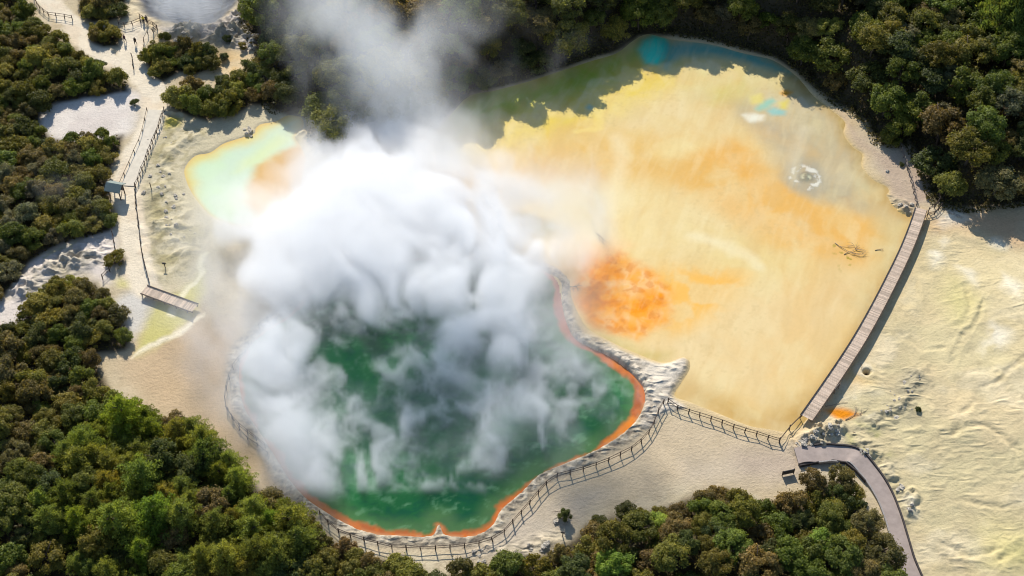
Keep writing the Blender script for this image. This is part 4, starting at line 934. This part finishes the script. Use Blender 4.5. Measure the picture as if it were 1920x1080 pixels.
single('shrub', 1668, 265, 1.9, 1.2, 'green', 'dark green bush standing forward of the wood near the boardwalk head')
single('shrub', 1722, 770, .55, 1.0, 'dark', 'tiny dark bush alone on the cream terrace')
single('shrub', 254, 196, .8, 1.3, 'dark', 'small dark bush on the bare ground left of the pale path')
single('shrub', 420, 112, 1.0, 1.1, 'dark', 'small dark bush on the bare slope below the crater')
single('shrub', 455, 90, .9, 1.0, 'olive', 'small olive bush on the grey rocks below the crater')
single('shrub', 425, 70, 1.0, .9, 'dark', 'low dark bush at the upper edge of the grey rocks')
single('shrub', 310, 75, 1.3, 1.0, 'olive', 'olive bush just right of the lookout')
single('shrub', 1690, 310, .5, 1.0, 'dark', 'small dark tuft against the grey fence above the boardwalk')
single('shrub', 1060, 972, .9, 1.5, 'dark', 'dark upright bush at the upper left tip of the lower right wood')

# low growth that fills the gaps under the crowns
ur = np.random.default_rng(5); pts = []
for w in WOODS:
    lo, hi = w.min(0) - 2.5, w.max(0) + 2.5; n = int((hi - lo).prod() * (13 if w is W_TOP else 9))
    q = ur.uniform(lo, hi, (n, 2)); q = q[(sdf(w, q[:, 0], q[:, 1], 5) < (2.4 if w is W_TOP else -.3)) & (sdf(LAKE, q[:, 0], q[:, 1], 5) > .5) & (sdf(SPOOL, q[:, 0], q[:, 1], 5) > 1)]; pts.append(q)
q = np.vstack(pts); q = q[(np.abs(q[:, 0]) < 106) & (q[:, 1] > -58) & (q[:, 1] < 88)]
z = H(q[:, 0], q[:, 1]) + .9 * fbm2(q[:, 0], q[:, 1], 1.6, 2, 99) ** 1.5 * ur.uniform(.3, 1.3, len(q))
c = np.column_stack([q, z]); nrm = ur.normal(size=c.shape) * .7 + np.array([0, 0, .8]); nrm /= np.linalg.norm(nrm, axis=1)[:, None]
a = np.cross(nrm, ur.normal(size=c.shape)); a /= np.linalg.norm(a, axis=1)[:, None]; b = np.cross(nrm, a); s = .23 * ur.uniform(.6, 1.4, len(c))[:, None]
V = np.stack([c - a * s, c - b * s * .6, c + a * s, c + b * s * .6], 1).reshape(-1, 3)
o = link('undergrowth', quads_mesh('undergrowth', V, np.arange(len(V)).reshape(-1, 4)), M['leaf']); o.color = (.11, .095, .036, 1)
tag(o, 'low brown green undergrowth on the floor of the woods', 'undergrowth', kind='stuff')

# ------------------------------------------------------------------ people at the lookout
def skin_body(name, joints, edges, m, parent, levels=1):
    me = bpy.data.meshes.new(name); me.from_pydata([j[:3] for j in joints], edges, []); o = link(name, me, m, parent)
    md = o.modifiers.new('Skin', 'SKIN'); md.use_smooth_shade = True
    for k, v in enumerate(me.skin_vertices[0].data): v.radius = (joints[k][3], joints[k][3] * (joints[k][4] if len(joints[k]) > 4 else 1)); v.use_root = k == 0
    sd = o.modifiers.new('Subdivision', 'SUBSURF'); sd.levels = sd.render_levels = levels
    return o
def person(px, py, rz, top, bottom, hairy, label, stride=.16, lean=0.0):
    p = place(px, py); t = empty('person', p, rz, label=label, cat='person', group=None)
    s = stride
    J = [(0, 0, .95, .13), (0, 0, 1.12, .125), (0, .0, 1.33, .15), (0, lean, 1.47, .075), (0, lean, 1.55, .055), (0, lean + .01, 1.62, .085), (0, lean + .015, 1.70, .092), (0, lean + .01, 1.755, .06),
         (.19, lean * .5, 1.42, .065), (.25, -s * .6, 1.15, .045), (.24, -s * .6 + .12, .92, .035), (.24, -s * .6 + .17, .84, .03),
         (-.19, lean * .5, 1.42, .065), (-.25, s * .6, 1.15, .045), (-.24, s * .6 + .14, .93, .035), (-.24, s * .6 + .19, .86, .03),
         (.09, 0, .88, .09), (.10, s, .50, .065), (.10, s * .8, .09, .045), (.10, s * .8 + .15, .04, .04),
         (-.09, 0, .88, .09), (-.10, -s * .5, .50, .065), (-.10, -s * 1.5, .12, .045), (-.10, -s * 1.5 + .14, .05, .04),
         (0, lean + .11, 1.655, .02)]
    E = [(0, 1), (1, 2), (2, 3), (3, 4), (4, 5), (5, 6), (6, 7), (2, 8), (8, 9), (9, 10), (10, 11), (2, 12), (12, 13), (13, 14), (14, 15), (0, 16), (16, 17), (17, 18), (18, 19), (0, 20), (20, 21), (21, 22), (22, 23), (6, 24)]
    skin_body('body', J, E, M['skin'], t)
    g = lambda ids, k: [(*J[i][:3], J[i][3] * k) for i in ids]
    skin_body('jacket', g([0, 1, 2, 3, 8, 9, 10, 12, 13, 14], 1.22), [(0, 1), (1, 2), (2, 3), (2, 4), (4, 5), (5, 6), (2, 7), (7, 8), (8, 9)], M[top], t)
    skin_body('trousers', g([0, 16, 17, 18, 20, 21, 22], 1.2), [(0, 1), (1, 2), (2, 3), (0, 4), (4, 5), (5, 6)], M[bottom], t)
    skin_body('shoes', [(*J[18][:3], .055), (*J[19][:3], .055)], [(0, 1)], M['black'], t); skin_body('shoes', [(*J[22][:3], .055), (*J[23][:3], .055)], [(0, 1)], M['black'], t)
    skin_body('hair', [(0, lean - .03, 1.63, .075), (0, lean - .015, 1.715, .102), (0, lean, 1.765, .07)], [(0, 1), (1, 2)], M[hairy], t)
    return t
person(270, 44, R(-20), 'yellow', 'jeans', 'hair', 'person in a bright yellow jacket leaning at the lookout railing', .03, .05)
person(276, 43, R(10), 'black', 'jeans', 'hair', 'person in black standing close beside the one in yellow', .03)
person(235, 79, R(160), 'maroon', 'jeans', 'hair', 'person in dark red walking on the left side of the lookout path')
person(255, 84, R(175), 'black', 'black', 'hair', 'person all in black walking down the middle of the lookout path', .2)

# ------------------------------------------------------------------ steam
def vn3(x, y, z):
    ix, iy, iz = np.floor(x).astype(np.int32), np.floor(y).astype(np.int32), np.floor(z).astype(np.int32)
    fx, fy, fz = (x - ix).astype(np.float32), (y - iy).astype(np.float32), (z - iz).astype(np.float32)
    fx, fy, fz = fx * fx * (3 - 2 * fx), fy * fy * (3 - 2 * fy), fz * fz * (3 - 2 * fz)
    a0, a1, b0, b1, c0, c1 = ix & 63, (ix + 1) & 63, iy & 63, (iy + 1) & 63, iz & 63, (iz + 1) & 63
    T = _T3
    l0 = (T[a0, b0, c0] * (1 - fx) + T[a1, b0, c0] * fx) * (1 - fy) + (T[a0, b1, c0] * (1 - fx) + T[a1, b1, c0] * fx) * fy
    l1 = (T[a0, b0, c1] * (1 - fx) + T[a1, b0, c1] * fx) * (1 - fy) + (T[a0, b1, c1] * (1 - fx) + T[a1, b1, c1] * fx) * fy
    return l0 * (1 - fz) + l1 * fz
def fbm3(x, y, z, size, octv):
    v, a, t, k = 0, 1.0, 0, 1 / size
    for o in range(octv):
        v = v + a * vn3(x * k + 7.1 * o, y * k + 3.7 * o, z * k + 11.9 * o); t += a; a *= .60; k *= 2.07
    return v / t
def mat_steam(dens, g=-0.1):
    m = bpy.data.materials.new('steam'); m.use_nodes = True; n, l = m.node_tree.nodes, m.node_tree.links
    n.remove(n['Principled BSDF']); v = n.new('ShaderNodeVolumePrincipled')
    v.inputs['Color'].default_value = (.997, .995, .988, 1); v.inputs['Density'].default_value = dens; v.inputs['Anisotropy'].default_value = g
    l.new(v.outputs[0], n['Material Output'].inputs['Volume']); return m
def steam(lo, hi, vox, blobs, label, dmax, low=None, nsize=7.0, floor=.34, soft_=.55, seed=0, sharp=2.0):
    lo, hi = np.array(lo, float), np.array(hi, float); N = np.maximum(2, np.ceil((hi - lo) / vox).astype(int)); hi = lo + N * vox
    ax = [lo[k] + (np.arange(N[k]) + .5) * vox for k in range(3)]
    x, y, z = [a.astype(np.float32).ravel() for a in np.meshgrid(*ax, indexing='ij')]
    env = np.zeros(len(x), np.float32)
    for (px, py, bz, rx, rz, amp) in blobs:
        c = G(px, py, bz); k = (np.abs(x - c[0]) < 2.6 * rx) & (np.abs(y - c[1]) < 2.6 * rx) & (np.abs(z - c[2]) < 2.6 * rz)
        xk, yk, zk = x[k] - c[0], y[k] - c[1], z[k] - c[2]
        env[k] += amp * np.exp(-(xk ** 2 + yk ** 2) / (rx * rx) - zk ** 2 / (rz * rz))
    if low is not None: env += low(x, y, z)
    d = np.zeros(len(x), np.float32); k = env > .004; xs, ys, zs = x[k] + seed, y[k], z[k]
    w1 = fbm3(xs, ys, zs * .7, nsize * 1.2, 2) - .5; w2 = fbm3(xs + 50, ys + 20, zs * .7, nsize * 1.2, 2) - .5
    nz = fbm3(xs + w1 * nsize * 2.4 + zs * .25, (ys + w2 * nsize * 2.4) * .8 - zs * .15, zs * .40 + w1 * 4, nsize, 6)
    e = env[k]
    nz = (nz - .5) * sharp + .5
    d[k] = np.minimum(e, 2.2) * ss(floor, floor + soft_, nz + .55 * (np.minimum(e, 1.2) - .55))
    d *= ss(0, 1.5, np.minimum.reduce([x - lo[0], hi[0] - x, y - lo[1], hi[1] - y, hi[2] - z]))
    me = bpy.data.meshes.new('steam'); base = np.array([lo[0], lo[1], lo[2]])
    me.vertices.add(len(x)); me.vertices.foreach_set('co', np.stack([x - lo[0], y - lo[1], z - lo[2]], 1).astype(np.float32).ravel())
    at = me.attributes.new('density', 'FLOAT', 'POINT'); at.data.foreach_set('value', d.astype(np.float32)); me.update()
    m = mat_steam(dmax); me.materials.append(m)
    o = bpy.data.objects.new('steam', me); C.objects.link(o); o.location = base; tag(o, label, 'steam', kind='stuff')
    ng = bpy.data.node_groups.new('steam_volume', 'GeometryNodeTree')
    ng.interface.new_socket('Geometry', in_out='INPUT', socket_type='NodeSocketGeometry'); ng.interface.new_socket('Geometry', in_out='OUTPUT', socket_type='NodeSocketGeometry')
    n, l = ng.nodes, ng.links; gi, go = n.new('NodeGroupInput'), n.new('NodeGroupOutput')
    pos = n.new('GeometryNodeInputPosition'); size = hi - lo
    def vm(op, a, b):
        q = n.new('ShaderNodeVectorMath'); q.operation = op
        l.new(a, q.inputs[0]); q.inputs[1].default_value = b; return q
    f = vm('MULTIPLY', pos.outputs[0], tuple((N - 1) / size)); f = vm('ADD', f.outputs[0], (.5, .5, .5)); f = n_floor = n.new('ShaderNodeVectorMath'); n_floor.operation = 'FLOOR'
    f0 = [q for q in n if q.bl_idname == 'ShaderNodeVectorMath' and q.operation == 'ADD'][-1]; l.new(f0.outputs[0], n_floor.inputs[0])
    dot = vm('DOT_PRODUCT', n_floor.outputs[0], (float(N[1] * N[2]), float(N[2]), 1.0))
    na = n.new('GeometryNodeInputNamedAttribute'); na.data_type = 'FLOAT'; na.inputs['Name'].default_value = 'density'
    si = n.new('GeometryNodeSampleIndex'); si.data_type = 'FLOAT'; si.domain = 'POINT'; si.clamp = True
    l.new(gi.outputs[0], si.inputs['Geometry']); l.new(na.outputs['Attribute'], si.inputs['Value'])
    l.new(dot.outputs['Value'], si.inputs['Index'])
    vc_ = n.new('GeometryNodeVolumeCube'); l.new(si.outputs[0], vc_.inputs['Density'])
    vc_.inputs['Min'].default_value = (0, 0, 0); vc_.inputs['Max'].default_value = tuple(size)
    for k, a in enumerate('XYZ'): vc_.inputs['Resolution ' + a].default_value = int(N[k])
    sm = n.new('GeometryNodeSetMaterial'); sm.inputs['Material'].default_value = m
    l.new(vc_.outputs[0], sm.inputs[0]); l.new(sm.outputs[0], go.inputs[0])
    md = o.modifiers.new('steam', 'NODES'); md.node_group = ng
    return o
def low_fog(x, y, z):
    d = np.full(len(x), 9.0, np.float32); k = z < 9
    d[k] = sdf(POOL, x[k], y[k], 9)
    return (.62 * ss(1.0, -5.0, d) * np.exp(-np.maximum(z, 0) / 1.8)).astype(np.float32)
MAIN = [(672, 355, 16, 9, 9, 1.0), (730, 390, 15, 12, 9, 1.1), (618, 440, 12, 8.5, 8, 1.0), (690, 480, 10, 13, 8, 1.1), (820, 420, 14, 10, 8, .85), (905, 420, 15, 8, 7, .7), (960, 470, 12, 8, 6, .6), (830, 535, 8, 10, 6, .75), (900, 560, 7, 9, 6, .6), (970, 560, 6, 7, 5, .5),
        (540, 620, 7, 7, 6, .8), (520, 690, 6, 6.5, 5, .85), (535, 790, 5, 5.5, 4, .85), (565, 870, 4, 5.5, 3.5, .7), (620, 930, 3, 4.5, 3, .5), (500, 650, 6, 6, 4, .5), (690, 575, 6, 7, 5, .45),
        (905, 670, 5, 6.5, 4, .65), (915, 770, 5, 5.5, 4, .62), (890, 850, 4, 4.5, 3, .52), (895, 920, 3, 3.5, 2.5, .4), (700, 800, 3, 5, 3, .34), (760, 900, 3, 5, 3, .34), (1040, 660, 4, 5, 3, .45), (1120, 740, 3, 4, 3, .36), (1000, 730, 4, 6, 3, .4), (1080, 710, 3, 5.5, 2, .33), (980, 650, 4, 6, 3, .45),
        (430, 500, 7, 9, 6, .28), (450, 430, 9, 9, 7, .45), (410, 400, 7, 7, 5, .25), (440, 590, 6, 8, 5, .28), (500, 520, 8, 8, 6, .45),
        (660, 275, 21, 8, 6, .5), (720, 240, 24, 9, 7, .4), (810, 260, 22, 8, 6, .35), (900, 330, 17, 9, 6, .4), (1000, 360, 13, 9, 6, .28), (1060, 440, 8, 8, 5, .32), (1125, 400, 7, 4, 5, .2), (1030, 500, 6, 6, 4, .35)]
MAIN = [(px, py, 2.4 + z * .06, rx * .95, 2.6, a * (1.5 if z > 8 else .78 if z < 6 and px > 600 else 1.0)) for (px, py, z, rx, rz, a) in MAIN]
lo = (-56, -40, -.3); hi = (24, 56, 10)
steam(lo, hi, .42, MAIN, 'thick white steam boiling up from the green pool', .42, sharp=2.5)
steam((-46, -38, -.3), (22, 20, 5.2), .42, [], 'thin feathery vapour lying on the green hot water', .95, low_fog, 3.2, .34, .5, 260)
VEIL = [(888, 420, 3, 5, 3, 2.2), (885, 480, 3, 5, 3, 1.6), (440, 420, 3, 9, 3, .7), (420, 500, 3, 10, 3, .7), (440, 600, 3, 9, 3, .8), (470, 680, 3, 7, 2.5, .8), (480, 780, 3, 6, 2.5, .8), (560, 560, 4, 10, 3, 1), (1010, 440, 4, 8, 3, .7), (1070, 440, 3, 6, 2.5, .7), (1000, 520, 3, 9, 3, 1), (1020, 620, 2, 6, 2, .8), (1100, 700, 2, 7, 2, .7), (950, 800, 2, 10, 2, .6), (700, 900, 2, 11, 2, .45), (1140, 760, 2, 5, 2, .5), (640, 980, 2, 6, 2, .6), (1130, 420, 4, 3, 4, .7), (880, 290, 8, 9, 4, .7), (880, 640, 3, 9, 3, .6)]
steam((-58, -38, -.2), (34, 48, 12), .8, VEIL, 'thin soft veil of steam spread round the green pool and its shores', .14, None, 9, .10, .95, 320)
HIGH = [(1035, 395, 23, 8, 3.5, .55), (965, 380, 24, 9, 4, .6), (1085, 350, 24, 7, 3.5, .35), (900, 340, 24, 9, 4, .5), (770, 160, 27, 8, 7, .45), (700, 90, 31, 8, 7, .5), (620, 30, 34, 8, 7, .5), (690, 10, 35, 9, 7, .45), (840, 70, 30, 9, 7, .3), (570, 100, 28, 8, 6, .2), (660, 220, 25, 9, 6, .4), (820, 290, 20, 9, 6, .35), (560, 10, 34, 8, 6, .3), (740, 120, 29, 6, 6, .4), (920, 30, 32, 9, 6, .2), (760, 230, 24, 8, 6, .35)]
steam((-62, -14, 12), (24, 110, 46), .95, HIGH, 'thin grey wisps of steam drifting over the wooded bank', .09, None, 8, .40, .50, 40)
CRAT = [(340, 40, 2, 5, 3, .6), (380, 40, 2, 5, 3, .7), (310, 10, 4, 5, 4, .5), (370, 0, 5, 6, 4, .7), (410, 20, 3, 4, 3, .5), (350, -30, 7, 8, 5, .7), (330, 20, 3, 5, 4, .5)]
steam((-86, 52, -3), (-44, 96, 14), .6, CRAT, 'pale steam lifting off the grey crater in the top left', .06, None, 4, .42, .5, 90)
SIDE = [(150, 350, 4, 6, 3, .3), (110, 390, 4, 6, 3, .25), (190, 385, 3, 5, 3, .2), (60, 360, 5, 6, 3, .2)]
steam((-92, -4, 0), (-56, 34, 11), .9, SIDE, 'faint veil of steam over the scrub on the left', .05, None, 6, .36, .5, 140)
SHADE = [(1130, 85, 4, 7, 3.5, .5), (1060, 90, 6, 6, 4, .3), (980, 130, 5, 6, 4, .3), (1080, 160, 3, 5, 2.5, .15), (870, 215, 4, 7, 4, .5), (840, 260, 6, 7, 5, .6)]
steam((-22, 26, -.2), (26, 76, 14), .8, SHADE, 'thin steam along the shaded far shore of the coloured lake', .06, None, 5, .32, .4, 200)
